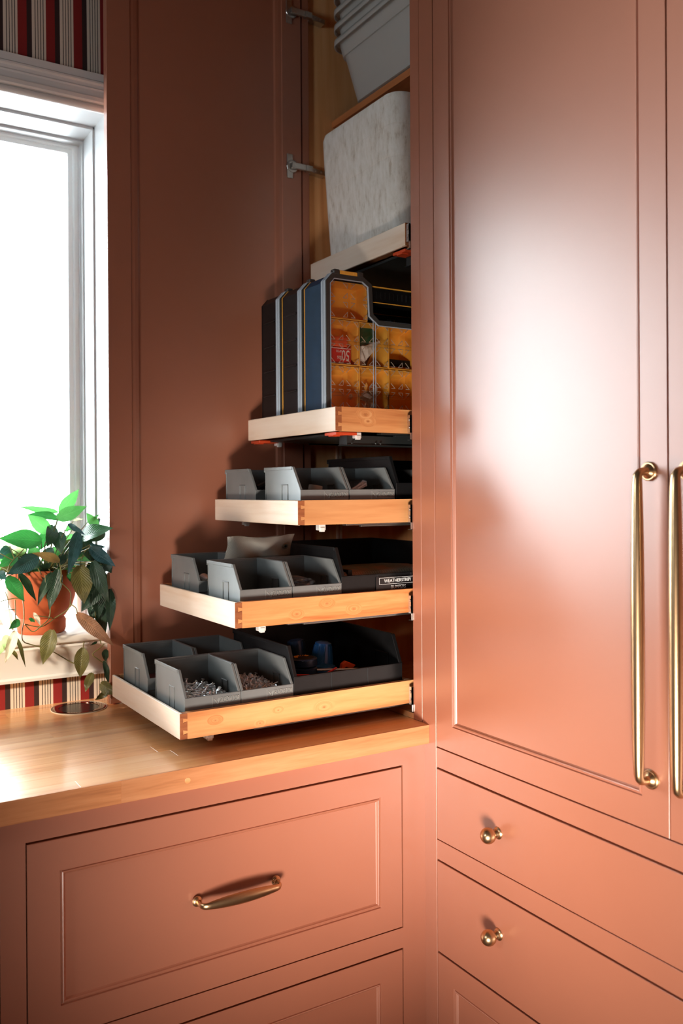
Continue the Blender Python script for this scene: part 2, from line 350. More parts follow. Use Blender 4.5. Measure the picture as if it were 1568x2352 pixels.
LEAVES=[(-0.5912,0.66,1.3554,-0.5457,0.66,1.4105,0.0312,20,'g'),(-0.5961,0.66,1.3565,-0.6777,0.7,1.372,0.0198,30,'g'),(-0.5967,0.65,1.341,-0.6655,0.66,1.352,0.0227,-30,'d'),(-0.6069,0.62,1.342,-0.5437,0.6,1.3704,0.0336,15,'g'),(-0.6218,0.63,1.3111,-0.6689,0.64,1.3521,0.0357,10,'g'),(-0.5148,0.62,1.3181,-0.5331,0.64,1.3537,0.0248,20,'g'),(-0.5309,0.64,1.3318,-0.5076,0.62,1.3506,0.0083,20,'g'),(-0.5588,0.6,1.2986,-0.5112,0.5,1.3218,0.0398,10,'d'),(-0.6476,0.6,1.2931,-0.7385,0.6,1.3019,0.046,15,'d'),(-0.6142,0.57,1.2478,-0.6766,0.56,1.2691,0.0228,20,'t'),(-0.5698,0.58,1.3114,-0.606,0.53,1.2193,0.0298,10,'b'),(-0.6619,0.57,1.2595,-0.731,0.55,1.2257,0.0393,15,'b'),(-0.5759,0.545,1.2373,-0.5703,0.53,1.1514,0.0485,5,'o'),(-0.5478,0.56,1.2827,-0.5215,0.52,1.2781,0.0129,30,'b'),(-0.5563,0.53,1.277,-0.5105,0.49,1.236,0.0294,10,'b'),(-0.5489,0.53,1.2464,-0.5207,0.505,1.1523,0.0335,10,'k'),(-0.6159,0.575,1.2277,-0.6392,0.565,1.1395,0.0329,5,'k'),(-0.6296,0.58,1.2205,-0.6635,0.57,1.1502,0.022,15,'k'),(-0.7025,0.57,1.2252,-0.6667,0.57,1.1598,0.0198,25,'k'),(-0.7308,0.56,1.2185,-0.6964,0.55,1.1649,0.0334,10,'d'),(-0.7516,0.55,1.2313,-0.7356,0.54,1.2149,0.0214,10,'b'),(-0.5864,0.6,1.3305,-0.5622,0.55,1.307,0.015,30,'b'),(-0.6107,0.64,1.326,-0.6356,0.6,1.2783,0.0325,20,'k'),(-0.6018,0.63,1.3105,-0.602,0.6,1.2616,0.0346,10,'k'),(-0.675,0.64,1.2663,-0.7312,0.64,1.2914,0.0346,10,'p'),(-0.7098,0.63,1.2778,-0.7405,0.62,1.2553,0.0303,15,'b'),(-0.6214,0.66,1.3099,-0.6433,0.64,1.2688,0.0309,20,'d'),(-0.5499,0.68,1.323,-0.5778,0.68,1.3078,0.0147,20,'g'),(-0.7015,0.6,1.2603,-0.7444,0.58,1.2396,0.0298,10,'d'),(-0.7078,0.66,1.2473,-0.7331,0.68,1.2664,0.0268,10,'g'),(-0.5426,0.62,1.2972,-0.5716,0.6,1.2487,0.0306,10,'k'),(-0.5028,0.6,1.3125,-0.5404,0.6,1.2863,0.0306,5,'k'),(-0.7127,0.7,1.3073,-0.7293,0.7,1.3001,0.0251,10,'p'),(-0.6302,0.74,1.3233,-0.6784,0.76,1.3179,0.015,40,'p'),(-0.5433,0.72,1.3339,-0.5188,0.72,1.3374,0.0064,30,'p'),(-0.497,0.66,1.3405,-0.4992,0.66,1.3162,0.0105,30,'b'),(-0.5277,0.55,1.2652,-0.51,0.52,1.2185,0.0258,10,'k'),(-0.6525,0.6,1.2448,-0.6782,0.6,1.2272,0.0221,20,'k'),(-0.5855,0.62,1.2597,-0.6097,0.6,1.2332,0.0244,20,'k'),(-0.5816,0.545,1.1283,-0.5153,0.49,1.057,0.0319,10,'n'),(-0.6366,0.55,1.0956,-0.662,0.53,1.0241,0.0387,20,'o'),(-0.5679,0.55,1.0486,-0.5748,0.55,0.9806,0.0339,5,'o'),(-0.5497,0.54,0.9906,-0.5694,0.53,0.9522,0.0216,20,'o'),(-0.5203,0.54,1.0416,-0.5186,0.54,1.0133,0.0187,20,'k'),(-0.5233,0.54,1.0157,-0.5148,0.535,0.9613,0.0138,20,'k'),(-0.5341,0.53,0.9673,-0.5045,0.5,0.9452,0.0294,20,'o'),(-0.5194,0.52,0.9479,-0.5502,0.52,0.9333,0.0157,20,'o'),(-0.716,0.55,1.1009,-0.7411,0.53,1.0363,0.0221,10,'c'),(-0.72,0.56,1.1008,-0.7467,0.56,1.1664,0.0289,10,'c'),(-0.733,0.55,1.0935,-0.7419,0.54,1.0639,0.0192,10,'p'),(-0.7237,0.56,1.0608,-0.7075,0.56,1.034,0.0093,20,'o'),(-0.7152,0.55,1.0901,-0.6954,0.55,1.019,0.0097,20,'o'),(-0.7044,0.56,1.1219,-0.7287,0.55,1.1056,0.0183,10,'d'),(-0.5305,0.54,1.2034,-0.5724,0.545,1.1322,0.0448,10,'k'),(-0.5141,0.52,1.1818,-0.5187,0.51,1.0886,0.0232,10,'k'),(-0.528,0.55,1.1498,-0.5248,0.54,1.0683,0.0216,10,'k'),(-0.5371,0.55,1.1917,-0.5349,0.54,1.114,0.0371,15,'k'),(-0.5525,0.56,1.1308,-0.5325,0.56,1.1095,0.0089,20,'n'),(-0.6747,0.56,1.1358,-0.6594,0.56,1.1063,0.0107,20,'c'),(-0.6822,0.57,1.1225,-0.6688,0.57,1.1131,0.0088,20,'d'),(-0.5351,0.55,1.0594,-0.5543,0.54,1.0543,0.0059,20,'k'),(-0.5201,0.53,1.2372,-0.5162,0.505,1.2203,0.0212,10,'k'),(-0.7405,0.56,1.0803,-0.7492,0.56,1.0474,0.0213,10,'p')]
STEMS=[[(-0.6953,0.555,1.0722),(-0.6704,0.55,1.0624),(-0.644,0.55,1.0525),(-0.5938,0.55,1.0179),(-0.5879,0.548,1.0191)],[(-0.6137,0.56,1.2001),(-0.5938,0.56,1.1776),(-0.593,0.56,1.159),(-0.5977,0.56,1.139),(-0.6256,0.565,1.1203),(-0.6561,0.565,1.1027),(-0.693,0.565,1.1113)],[(-0.6138,0.58,1.2477),(-0.6119,0.565,1.2246),(-0.6146,0.56,1.2002)],[(-0.5936,0.56,1.1498),(-0.5838,0.55,1.1409),(-0.5816,0.545,1.128)],[(-0.7022,0.58,1.2247),(-0.7046,0.565,1.1935),(-0.6988,0.56,1.1719),(-0.6952,0.56,1.15),(-0.6954,0.56,1.1194),(-0.6993,0.56,1.0962),(-0.6996,0.555,1.079),(-0.6933,0.555,1.0711)],[(-0.7135,0.56,1.1676),(-0.7128,0.56,1.1406),(-0.7149,0.555,1.1055)],[(-0.7329,0.57,1.1859),(-0.7271,0.565,1.1662),(-0.7241,0.56,1.1235),(-0.7192,0.555,1.1023)],[(-0.6351,0.57,1.1425),(-0.64,0.565,1.1196),(-0.659,0.56,1.1045),(-0.6767,0.56,1.0942),(-0.694,0.56,1.112)],[(-0.5655,0.55,1.0629),(-0.5682,0.55,1.0477)],[(-0.5221,0.54,1.0549),(-0.5316,0.54,1.0465),(-0.5466,0.54,1.0368),(-0.5467,0.54,1.0294),(-0.5243,0.54,1.0111)],[(-0.72,0.58,1.2853),(-0.7107,0.58,1.2578)],[(-0.7407,0.58,1.2699),(-0.7133,0.58,1.2534)],[(-0.6926,0.57,1.2775),(-0.7224,0.56,1.2488),(-0.7313,0.55,1.2286)],[(-0.7446,0.56,1.2419),(-0.7296,0.55,1.2312),(-0.7466,0.55,1.2117)],[(-0.5468,0.56,1.2796),(-0.5572,0.57,1.2663),(-0.5621,0.58,1.2471)],[(-0.573,0.55,1.2459),(-0.5748,0.547,1.235)],[(-0.644,0.55,1.0525),(-0.6296,0.55,1.073),(-0.6286,0.55,1.0894)],[(-0.6439,0.58,1.2178),(-0.6451,0.572,1.1799),(-0.643,0.57,1.1634)],[(-0.6598,0.6,1.2393),(-0.6519,0.58,1.2182)],[(-0.5803,0.66,1.3164),(-0.583,0.65,1.2937),(-0.5908,0.65,1.2554)],[(-0.6332,0.62,1.2911),(-0.6352,0.62,1.2724),(-0.6262,0.62,1.24)],[(-0.6747,0.56,1.1303),(-0.6483,0.56,1.1246),(-0.634,0.56,1.1206)],[(-0.5497,0.56,1.1297),(-0.5329,0.56,1.1095),(-0.5346,0.56,1.136)],[(-0.5336,0.55,1.1465),(-0.5394,0.55,1.1282),(-0.5359,0.55,1.0904),(-0.5282,0.545,1.0548)],[(-0.745,0.56,1.1663),(-0.7109,0.56,1.171),(-0.6937,0.56,1.1635)],[(-0.7367,0.56,1.146),(-0.7145,0.56,1.1461)]]

# ================================================================== the room
CT = .914            # counter top height
WY = .619            # window wall plane
def struct(name, mb, m, **k): return tag(mb.build(name, m, **k), kind='structure')
struct('floor', MB().box(-2.8, .62, -3.3, .62, -.02, 0), M['rug'])
struct('ceiling', MB().box(-2.8, .62, -3.3, .62, 3.00, 3.03), M['ceil'])
b = MB(); b.box(-2.83, -2.8, -3.3, -.61, 0, 3.03); b.box(-2.83, -2.8, -.21, .62, 0, 3.03); b.box(-2.83, -2.8, -.61, -.21, 0, 1.54); b.box(-2.83, -2.8, -.61, -.21, 2.16, 3.03)
struct('wall_left', b, M['room'])
struct('wall_right', MB().box(.60, .63, -3.3, .62, 0, 3.03), M['room'])
wx0, wx1, wz0, wz1 = -1.47, -.487, 1.055, 2.312
b = MB()
b.box(-2.8, wx0, WY, .86, 0, 3.03); b.box(wx1, .63, WY, .86, 0, 3.03); b.box(wx0, wx1, WY, .86, 0, wz0); b.box(wx0, wx1, WY, .86, wz1, 3.03)
struct('wall_back', b, M['wallpaper'])
b = MB()
b.box(-2.83, .63, -3.33, -3.3, 0, 3.03)
struct('wall_front', b, M['room'])
w2 = bpy.data.objects.new('added_side_window', None); COL.objects.link(w2); w2.location = (-2.815, -.41, 1.54); tag(w2, kind='structure')  # unseen window added on the left to let in fill and low sun
b = MB(); b.ring('X', [(-.2, 0), (.2, 0), (.2, .62), (-.2, .62)], [(-.175, .025), (.175, .025), (.175, .595), (-.175, .595)], -.02, .02)
b.build('window_frame', M['pvc'], w2); MB().box(-.002, .002, -.175, .175, .025, .595).build('pane', M['glass'], w2)

# window over the counter: casing, head moulding, jambs, sash, pane, sill, apron
win = bpy.data.objects.new('window_1', None); COL.objects.link(win); win.location = (-.98, WY, 1.07); tag(win, kind='structure')
O = (-.98, WY, 1.07)
b = MB()   # head moulding, stacked profile, runs along X
prof = [(0, 2.318), (-.026, 2.318), (-.028, 2.322), (-.028, 2.331), (-.018, 2.335), (-.018, 2.350), (-.021, 2.353), (-.018, 2.357), (-.018, 2.364), (-.023, 2.367), (-.023, 2.371), (-.018, 2.375), (-.018, 2.392), (0, 2.396)]
prof = [(0, 2.312)]+[(y, z) for y, z in prof]
b.prism('X', [(WY+y, z) for y, z in prof], -1.60, -.44)
b.build('head_moulding', M['white'], win, off=O)
b = MB(); b.tube([(-1.6, WY-.016, 2.309), (-.44, WY-.016, 2.309)], .0085, 14); b.build('bead_moulding', M['white'], win, off=O, smooth='auto')
b = MB(); b.box(-1.56, wx0, WY-.018, WY, 1.07, 2.318); b.box(wx1, -.40, WY-.012, WY, 1.07, 2.318)
b.build('casing', M['white'], win, off=O, bevel=.002)
b = MB()
def jamb(x0, x1, z1, y0, y1, t):
    b.box(x0-t, x0, y0, y1, 1.06, z1+t); b.box(x1, x1+t, y0, y1, 1.06, z1+t); b.box(x0-t, x1+t, y0, y1, z1, z1+t)
jamb(wx0+.004, wx1-.001, wz1-.004, WY-.010, .712, .003)
jamb(wx0+.012, -.4925, 2.302, .712, .80, .010)
b.build('window_frame', M['jamb'], win, off=O, bevel=.0015)
b = MB()
jamb(wx0+.014, -.496, 2.296, .792, .836, .012)
b.build('stop_moulding', M['jamb'], win, off=O, bevel=.003)
b = MB()
def fr(x0, x1, z0, z1, w, y0, y1): b.ring('Y', [(x0, z0), (x1, z0), (x1, z1), (x0, z1)], [(x0+w, z0+w), (x1-w, z0+w), (x1-w, z1-w), (x0+w, z1-w)], y0, y1)
fr(wx0+.014, -.497, 1.065, 2.302, .013, .822, .856); fr(wx0+.026, -.508, 1.078, 2.292, .014, .834, .862)
b.build('sash', M['pvc'], win, off=O, bevel=.0025)
MB().box(wx0+.03, -.515, .852, .856, 1.085, 2.286).build('pane', M['glass'], win, off=O)
b = MB(); b.prism('X', [(.862, 1.056), (.862, 1.078), (.80, 1.077), (.603, 1.0735), (.597, 1.070), (.595, 1.064), (.597, 1.057), (.603, 1.0545)], -1.56, -.44)
b.build('sill', M['white'], win, off=O, smooth='auto')
b = MB(); b.prism('X', [(WY, 1.0545), (.606, 1.0545), (.603, 1.046), (.606, 1.040), (.605, .985), (.600, .981), (.600, .975), (WY, .972)], -1.56, -.44)
b.build('apron', M['white'], win, off=O, smooth='auto')

# ================================================================== counter
ctr = thing('countertop', 'thick butcher block countertop glued from light wooden staves', 'countertop', (-1.1, 0, CT-.039))
cellY = 15; yw = WY/cellY
for r in range(cellY):
    x = -2.3+random.uniform(-.3, 0); y0 = max(r*yw, .0045); y1 = (r+1)*yw
    while x < 0:
        l = random.uniform(.35, .62); x2 = min(x+l, 0.0)
        if 0-x2 < .09: x2 = 0.0
        xa = max(x, -2.2)
        if x2 > xa:
            MB().box(xa, x2, y0, y1, CT-.039, CT).build('stave', M['stave'], ctr, off=(-1.1, 0, CT-.039), bevel=.00025, segs=1)
        x = x2
        if x2 == 0: break

for xa, xb in ((-2.2, -1.46), (-1.46, -.655), (-.655, 0)):
    MB().box(xa, xb, 0, .0045, CT-.039, CT).build('edge_shade_strip', M['shaded_edge'], ctr, off=(-1.1, 0, CT-.039), bevel=.0004, segs=1)  # added strip, its darker tone carries the shade of the front edge
b = MB(); b.lathe([(.001, .0006), (.0050, .0006), (.0054, 0)], (-.535, 0, CT-.021), '-Y', 20); b.build('wood_plug', M['stave'], ctr, off=(-1.1, 0, CT-.039))

# ================================================================== painted fronts
def front(parent, off, plane, a0, a1, z0, z1, bead=True, name='drawer_front', border=.0525, thick=.02):
    """inset slab; plane 'Y' faces -Y at Y=.0165, plane 'X' faces -X at X=0; a = the horizontal coordinate."""
    def P(a, z, d): return (a, .0165+d, z) if plane == 'Y' else (d, a, z)
    def R(i, d): return [P(a0+i, z0+i, d), P(a1-i, z0+i, d), P(a1-i, z1-i, d), P(a0+i, z1-i, d)]
    b = MB()
    B = border
    if bead:
        rings = [R(0, thick), R(0, .0008), R(.0008, 0), R(B, 0), R(B+.0012, .0030), R(B+.0026, .0030), R(B+.0036, .0010), R(B+.0052, .0004), R(B+.0068, .0012), R(B+.0082, .0036), R(B+.0098, .0052), R(B+.0112, .0052)]
    else: rings = [R(0, thick), R(0, .0008), R(.0008, 0), R(.004, 0)]
    b.nested(rings)
    return b.build(name, M['paint'], parent, off=off)
G = .0022     # reveal gap
# ---- low cabinet under the counter (faces -Y)
BO = (-1.1, .0165, 0)
base = thing('base_cabinet', 'terracotta painted base cabinet with wide drawers under the butcher block counter', 'cabinet', BO)
BX = [(-2.12, -1.372), (-1.328, -.8485-.0), (-.8085, -.0575)]
BZ = [(.835, .4985), (.457, .12)]
b = MB()
xs = [-2.2]+[v for p in BX for v in p]+[0.0]
for i in range(0, len(xs), 2): b.box(xs[i], xs[i+1], .0165, .0365, .09, CT-.039)
for (x0, x1) in BX:
    for za, zb in ((.835, CT-.039), (.457, .4985), (.09, .12)): b.box(x0, x1, .0165, .0365, za, zb)
b.build('face_frame', M['paint'], base, off=BO)
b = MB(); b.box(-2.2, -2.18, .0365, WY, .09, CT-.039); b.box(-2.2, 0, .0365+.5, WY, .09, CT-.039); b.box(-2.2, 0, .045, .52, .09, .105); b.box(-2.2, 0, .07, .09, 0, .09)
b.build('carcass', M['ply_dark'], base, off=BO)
def rose_pull_profile(h=0): return [(.0085, 0), (.0085, .0022), (.0070, .0034), (.0070, .0046), (.0052, .0058), (.0048, .0075)]
pull_me = None
for (x0, x1) in BX:
    for (z1, z0) in BZ:
        f = front(base, BO, 'Y', x0+G, x1-G, z0+.0018, z1-.0040)
        cx, cz = (x0+x1)/2, (z0+z1)/2
        b = MB(); Y0 = .0165
        for sx in (-1, 1): b.lathe([(r*1.08, h) for r, h in rose_pull_profile()], (cx+sx*.0795, Y0, cz), '-Y', 24)
        path = []; rad = []; n = 26
        path += [(cx-.0795, Y0-.005, cz), (cx-.0795, Y0-.014, cz-.0005), (cx-.0785, Y0-.020, cz-.001), (cx-.0745, Y0-.0245, cz-.0015)]; rad += [.0048, .0050, .0056, .0060]
        for i in range(n+1):
            t = i/n; path.append((cx-.069+.138*t, Y0-.0265-.0015*math.sin(PI*t), cz-.0015)); rad.append(.0062+.0048*math.sin(PI*t)**.8)
        path += [(cx+.0745, Y0-.0245, cz-.0015), (cx+.0785, Y0-.020, cz-.001), (cx+.0795, Y0-.014, cz-.0005), (cx+.0795, Y0-.005, cz)]; rad += [.0060, .0056, .0050, .0048]
        b.tube(path, rad, 14, sq=(1.0, .62), up=(0, 0, 1))
        h = b.build('drawer_pull', M['brass'], f, off=BO, smooth='auto')
# ---- tall cabinet on the right (faces -X)
TO = (0, -.6, 0)
tall = thing('tall_cabinet', 'tall terracotta cabinet with double doors over wide plain drawers', 'cabinet', TO)
dY = (-.5965, -.0245); d2Y = (-1.170, -.5985)
b = MB()
b.box(0, .02, -.0225, .0235, .09, 2.96)                # left stile
b.box(0, .02, -1.215, -1.172, .09, 2.96)
for za, zb in ((.8325, .8725), (.6425, .6825), (2.88, 2.96), (.09, .12)): b.box(0, .02, -1.172, -.0225, za, zb)
b.build('face_frame', M['paint'], tall, off=TO, bevel=.0006, segs=1)
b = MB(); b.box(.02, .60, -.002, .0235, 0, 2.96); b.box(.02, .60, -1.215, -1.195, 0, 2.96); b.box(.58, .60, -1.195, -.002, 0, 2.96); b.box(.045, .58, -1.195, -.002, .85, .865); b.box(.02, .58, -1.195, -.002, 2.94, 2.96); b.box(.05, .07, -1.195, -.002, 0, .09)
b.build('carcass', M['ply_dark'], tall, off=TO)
def bar_handle(door, y):
    b = MB(); z0, z1 = .956, 1.432
    for z in (z0, z1): b.lathe([(.0150, 0), (.0150, .0025), (.0135, .0040), (.0118, .0040), (.0105, .0058), (.0068, .0085), (.0062, .0120)], (0, y, z), '-X', 28)
    path = [(-.006, y, z0), (-.016, y, z0), (-.0225, y, z0+.0015), (-.0265, y, z0+.0055), (-.028, y, z0+.0115)]; rad = [.0060, .0062, .0066, .0070, .0074]
    n = 24
    for i in range(1, n): t = i/n; path.append((-.0285, y, z0+.012+(z1-z0-.024)*t)); rad.append(.0074+.0030*math.sin(PI*t)**.6)
    path += [(-.028, y, z1-.0115), (-.0265, y, z1-.0055), (-.0225, y, z1-.0015), (-.016, y, z1), (-.006, y, z1)]; rad += [.0074, .0070, .0066, .0062, .0060]
    b.tube(path, rad, 18, up=(0, 1, 0)); b.build('bar_handle', M['brass'], door, off=TO, smooth='auto')
for (ya, yb), hy in ((dY, -.563), (d2Y, -.632)):
    d = front(tall, TO, 'X', ya, yb, .8725+G, 2.88-G, True, 'door', .0505)
    bar_handle(d, hy)
for (z0, z1, knob) in ((.6825+.0016, .8325-.0038, .757), (.4525, .6425-.0038, .566)):
    f = front(tall, TO, 'X', -1.170, -.0245, z0, z1, False)
    for y in (-.211, -.985):
        b = MB(); pr = [(.0115, 0), (.0115, .0012), (.0100, .0030), (.0082, .0040), (.0078, .0062), (.0062, .0080), (.0056, .0105)]
        for i in range(12):
            a = -1.19+i*(PI/2+1.19)/11; pr.append((max(.0002, .0150*math.cos(a)), .0245+.0150*math.sin(a)))
        b.lathe(pr, (0, y, knob), '-X', 32); b.build('drawer_knob', M['brass'], f, off=TO, smooth='auto')
for (ya, yb) in ((-.5965, -.0245), (-1.170, -.5985)):
    front(tall, TO, 'X', ya, yb, .12+G, .4485, True, 'lower_door', .0505)

# ---- hutch cabinet standing on the counter, with the pull-out trays (faces -X)
HO = (0, .3, CT)
hut = thing('hutch_cabinet', 'tall terracotta hutch cabinet on the counter, one door open on shelves and pull-out trays', 'cabinet', HO)
b = MB(); b.box(0, .02, .0245, .0555, CT, 2.96); b.box(0, .02, .5280, WY-.001, CT, 2.96); b.box(0, .02, .0555, .528, 2.88, 2.96)
b.build('face_frame', M['paint'], hut, off=HO, bevel=.0006, segs=1)
b = MB(); b.box(.02, .58, .0245, .040, CT+.012, 2.96); b.box(.02, .58, .535, .553, CT+.012, 2.96); b.box(.562, .58, .040, .535, CT+.012, 2.96); b.box(.001, .58, .0255, .553, CT, CT+.012); b.box(.02, .58, .04, .535, 2.94, 2.96)
b.build('carcass', M['ply'], hut, off=HO)
b = MB(); b.box(.1, .106, .5305, .535, CT+.02, 1.90); b.box(.110, .116, .5305, .535, CT+.02, 1.90); b.build('shelf_standard', M['maple_x'], hut, off=HO)
b = MB(); b.box(.094, .56, .0405, .5345, 2.366, 2.3835); b.build('shelf', M['shelf'], hut, off=HO, bevel=.0008, segs=1)
# open door along the window wall, inner face to the camera
def door_panel():
    x0, x1, z0, z1, y, t = -.5125, -.004, CT+.004, 2.877, .526, .022
    def R(i, d, yy=y): return [(x0+i, yy+d, z0+i), (x1-i, yy+d, z0+i), (x1-i, yy+d, z1-i), (x0+i, yy+d, z1-i)]
    B = .0545; b = MB()
    back = [(p[0], y+t, p[2]) for p in R(0, 0)]
    b.nested([back, R(0, .0008), R(.0008, 0), R(B, 0), R(B+.002, .0014), R(B+.010, .0020), R(B+.018, .0034), R(B+.0225, .0058), R(B+.025, .0060)])
    b.add(back, [(3, 2, 1, 0)])
    return b.build('open_door', M['paint'], hut, off=HO)
door = door_panel()
tag(door, 'open door seen from its inner side with concealed hinges')
for z in (1.10, 2.238, 2.655-.02):
    b = MB()
    b.box(-.047, -.030, .5235, .5262, z-.031, z+.031); b.lathe([(.0165, 0), (.0165, .0035), (.012, .0042)], (-.032, .5262, z), '-Y', 20)
    b.box(-.038, .004, .512, .5205, z-.008, z+.007); b.box(.002, .022, .509, .522, z-.010, z+.006)
    b.prism('Y', [(.018, z-.010), (.062, z-.012), (.062, z+.000), (.018, z+.004)], .513, .5345)
    b.box(.030, .035, .5115, .5135, z-.006, z-.001); b.box(.046, .051, .5115, .5135, z-.007, z-.002)
    b.build('concealed_hinge', M['zinc'], hut, off=HO, bevel=.001, segs=1)
for z in (1.955, 1.545, 1.353, 1.158, .962):
    b = MB(); b.box(-.0035, .0, .0560, .0665, z-.018, z+.020)
    b.box(-.0035, .004, .0560, .0665, z-.034, z-.0325); b.box(-.0035, .03, .056, .058, z-.034, z+.02)
    for q in (-.006, .010): b.lathe([(.0035, 0), (.003, .002)], (-.0035, .061, z+q), '-X', 10)
    b.build('slide_bracket', M['zinc'], hut, off=HO)

# ================================================================== pull-out trays
SIDES = [sidewood('tray_side_a', ((.06, .03, .004),)),
         sidewood('tray_side_b', ((.074, .036, .0060), (.080, .022, .0050)), ring=1.2),
         sidewood('tray_side_c', (), (226, 170, 116), (216, 156, 102), (200, 136, 84), ring=.4),
         sidewood('tray_side_d', ((.205, .034, .0050), (.135, .018, .0045), (.27, .018, .0050)), (236, 164, 104), (220, 138, 80), (190, 98, 50), ring=1.6),
         sidewood('tray_side_e', ((.071, .027, .0042), (.205, .028, .0035), (.31, .020, .0065), (.165, .008, .0035)), ring=1.0)]
TY0, TY1 = .075, .4885
def tray(x, z0, h, label, side, dark=False):
    L = .535; t = .0145
    T = thing('pull_out_tray', label, 'tray', (x, TY0, z0), 'pull-out wooden trays in the hutch cabinet')
    # local coords: x 0..L, y 0..W, z 0..h
    Wd = TY1-TY0
    b = MB(); b.box(0, .006, .0004, Wd-.0004, 0, h)
    b.build('front_board', M['maple_y'], T, bevel=.0012, segs=1)
    # pins of the dovetail: end plate and three pins
    zz = [(0, .009, .0, .011), (h*.5-.0065, h*.5+.0065, h*.5-.0085, h*.5+.0085), (h-.009, h, h-.011, h)]
    for ya, yb in ((-.0002, .0125), (Wd-.0125, Wd+.0002)):
        x0, x1, q = .0002, t, .0006      # end plate with its three pins as one outline
        out = [(x0, q), (x1, q), (x1, .011), (.0062, .009), (.0062, h*.5-.0065), (x1, h*.5-.0085), (x1, h*.5+.0085), (.0062, h*.5+.0065), (.0062, h-.009), (x1, h-.011), (x1, h-q), (x0, h-q)]
        b = MB(); b.prism('Y', out, ya, yb); b.build('dovetail_pins', M['endgrain'], T)
    for k, (ya, yb) in enumerate(((.0003, .0125), (Wd-.0125, Wd-.0003))):
        g = .0004
        out = [(.0063, .009+g), (t+g, .011+g), (t+g, 0), (L, 0), (L, h), (t+g, h), (t+g, h-.011-g), (.0063, h-.009-g), (.0063, h*.5+.0065+g), (t+g, h*.5+.0085+g), (t+g, h*.5-.0085-g), (.0063, h*.5-.0065-g)]
        b = MB(); b.prism('Y', out, ya, yb); b.build('side_board', side, T)
    MB().box(L-.0125, L-.0005, .0130, Wd-.0130, .001, h-.001).build('back_board', M['maple_y'], T)
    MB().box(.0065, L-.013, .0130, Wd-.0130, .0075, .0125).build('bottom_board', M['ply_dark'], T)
    for k, y in enumerate((.010, Wd-.028)):
        b = MB(); b.box(.12, L, y, y+.018, -.0040, -.0005); b.box(.16, L, y+.006, y+.014, -.0075, -.0040)
        b.build('slide_rail', M['blacksteel'] if dark else M['dullsteel'], T, bevel=.0006, segs=1)
        yc = .020 if k == 0 else Wd-.036
        b = MB(); b.box(.060, .076, yc, yc+.014, -.0125, -.0002); b.box(.063, .073, yc-.002, yc+.006, -.0155, -.006)
        b.build('locking_clip', M['clip'], T, bevel=.0008, segs=1)
        if dark:
            b = MB(); b.box(.012, .064, yc-.002, yc+.045, -.0065, -.0003); b.box(.012, .030, yc+.010, yc+.030, -.009, -.006)
            b.build('release_lever', M['redplas'], T, bevel=.0008, segs=1)
    if dark:
        b = MB(); b.box(.03, L, .070, Wd-.060, -.006, -.0003); b.box(-.0+.045, L, .030, .060, -.026, -.006); b.box(.045, L, .024, .066, -.0275, -.0255)
        for q in (.055, .115, .127): b.lathe([(.0028, 0), (.0025, .002)], (q, .024, -.0225), '-Y', 8)
        b.build('support_rail', M['blacksteel'], T, bevel=.0006, segs=1)
    return T
t0 = tray(0.0, 1.9325, .050, 'highest wooden tray, pushed in, carrying the cream felt tote', SIDES[0], True)
t1 = tray(-.179, 1.5270, .0505, 'wooden tray pulled out a little, loaded with upright organiser cases', SIDES[1], True)
t2 = tray(-.268, 1.3350, .0500, 'pale wooden tray at eye level, second above the counter tray pair, under the case tray', SIDES[2])
t3 = tray(-.407, 1.1400, .0505, 'wooden tray with reddish knots, under a grey fabric pouch', SIDES[3])
t4 = tray(-.520, .9435, .0490, 'lowest and furthest pulled wooden tray, just above the counter, with screw bins', SIDES[4])
t2['label'] = 'pale plain wooden tray just below the tray of organiser cases'

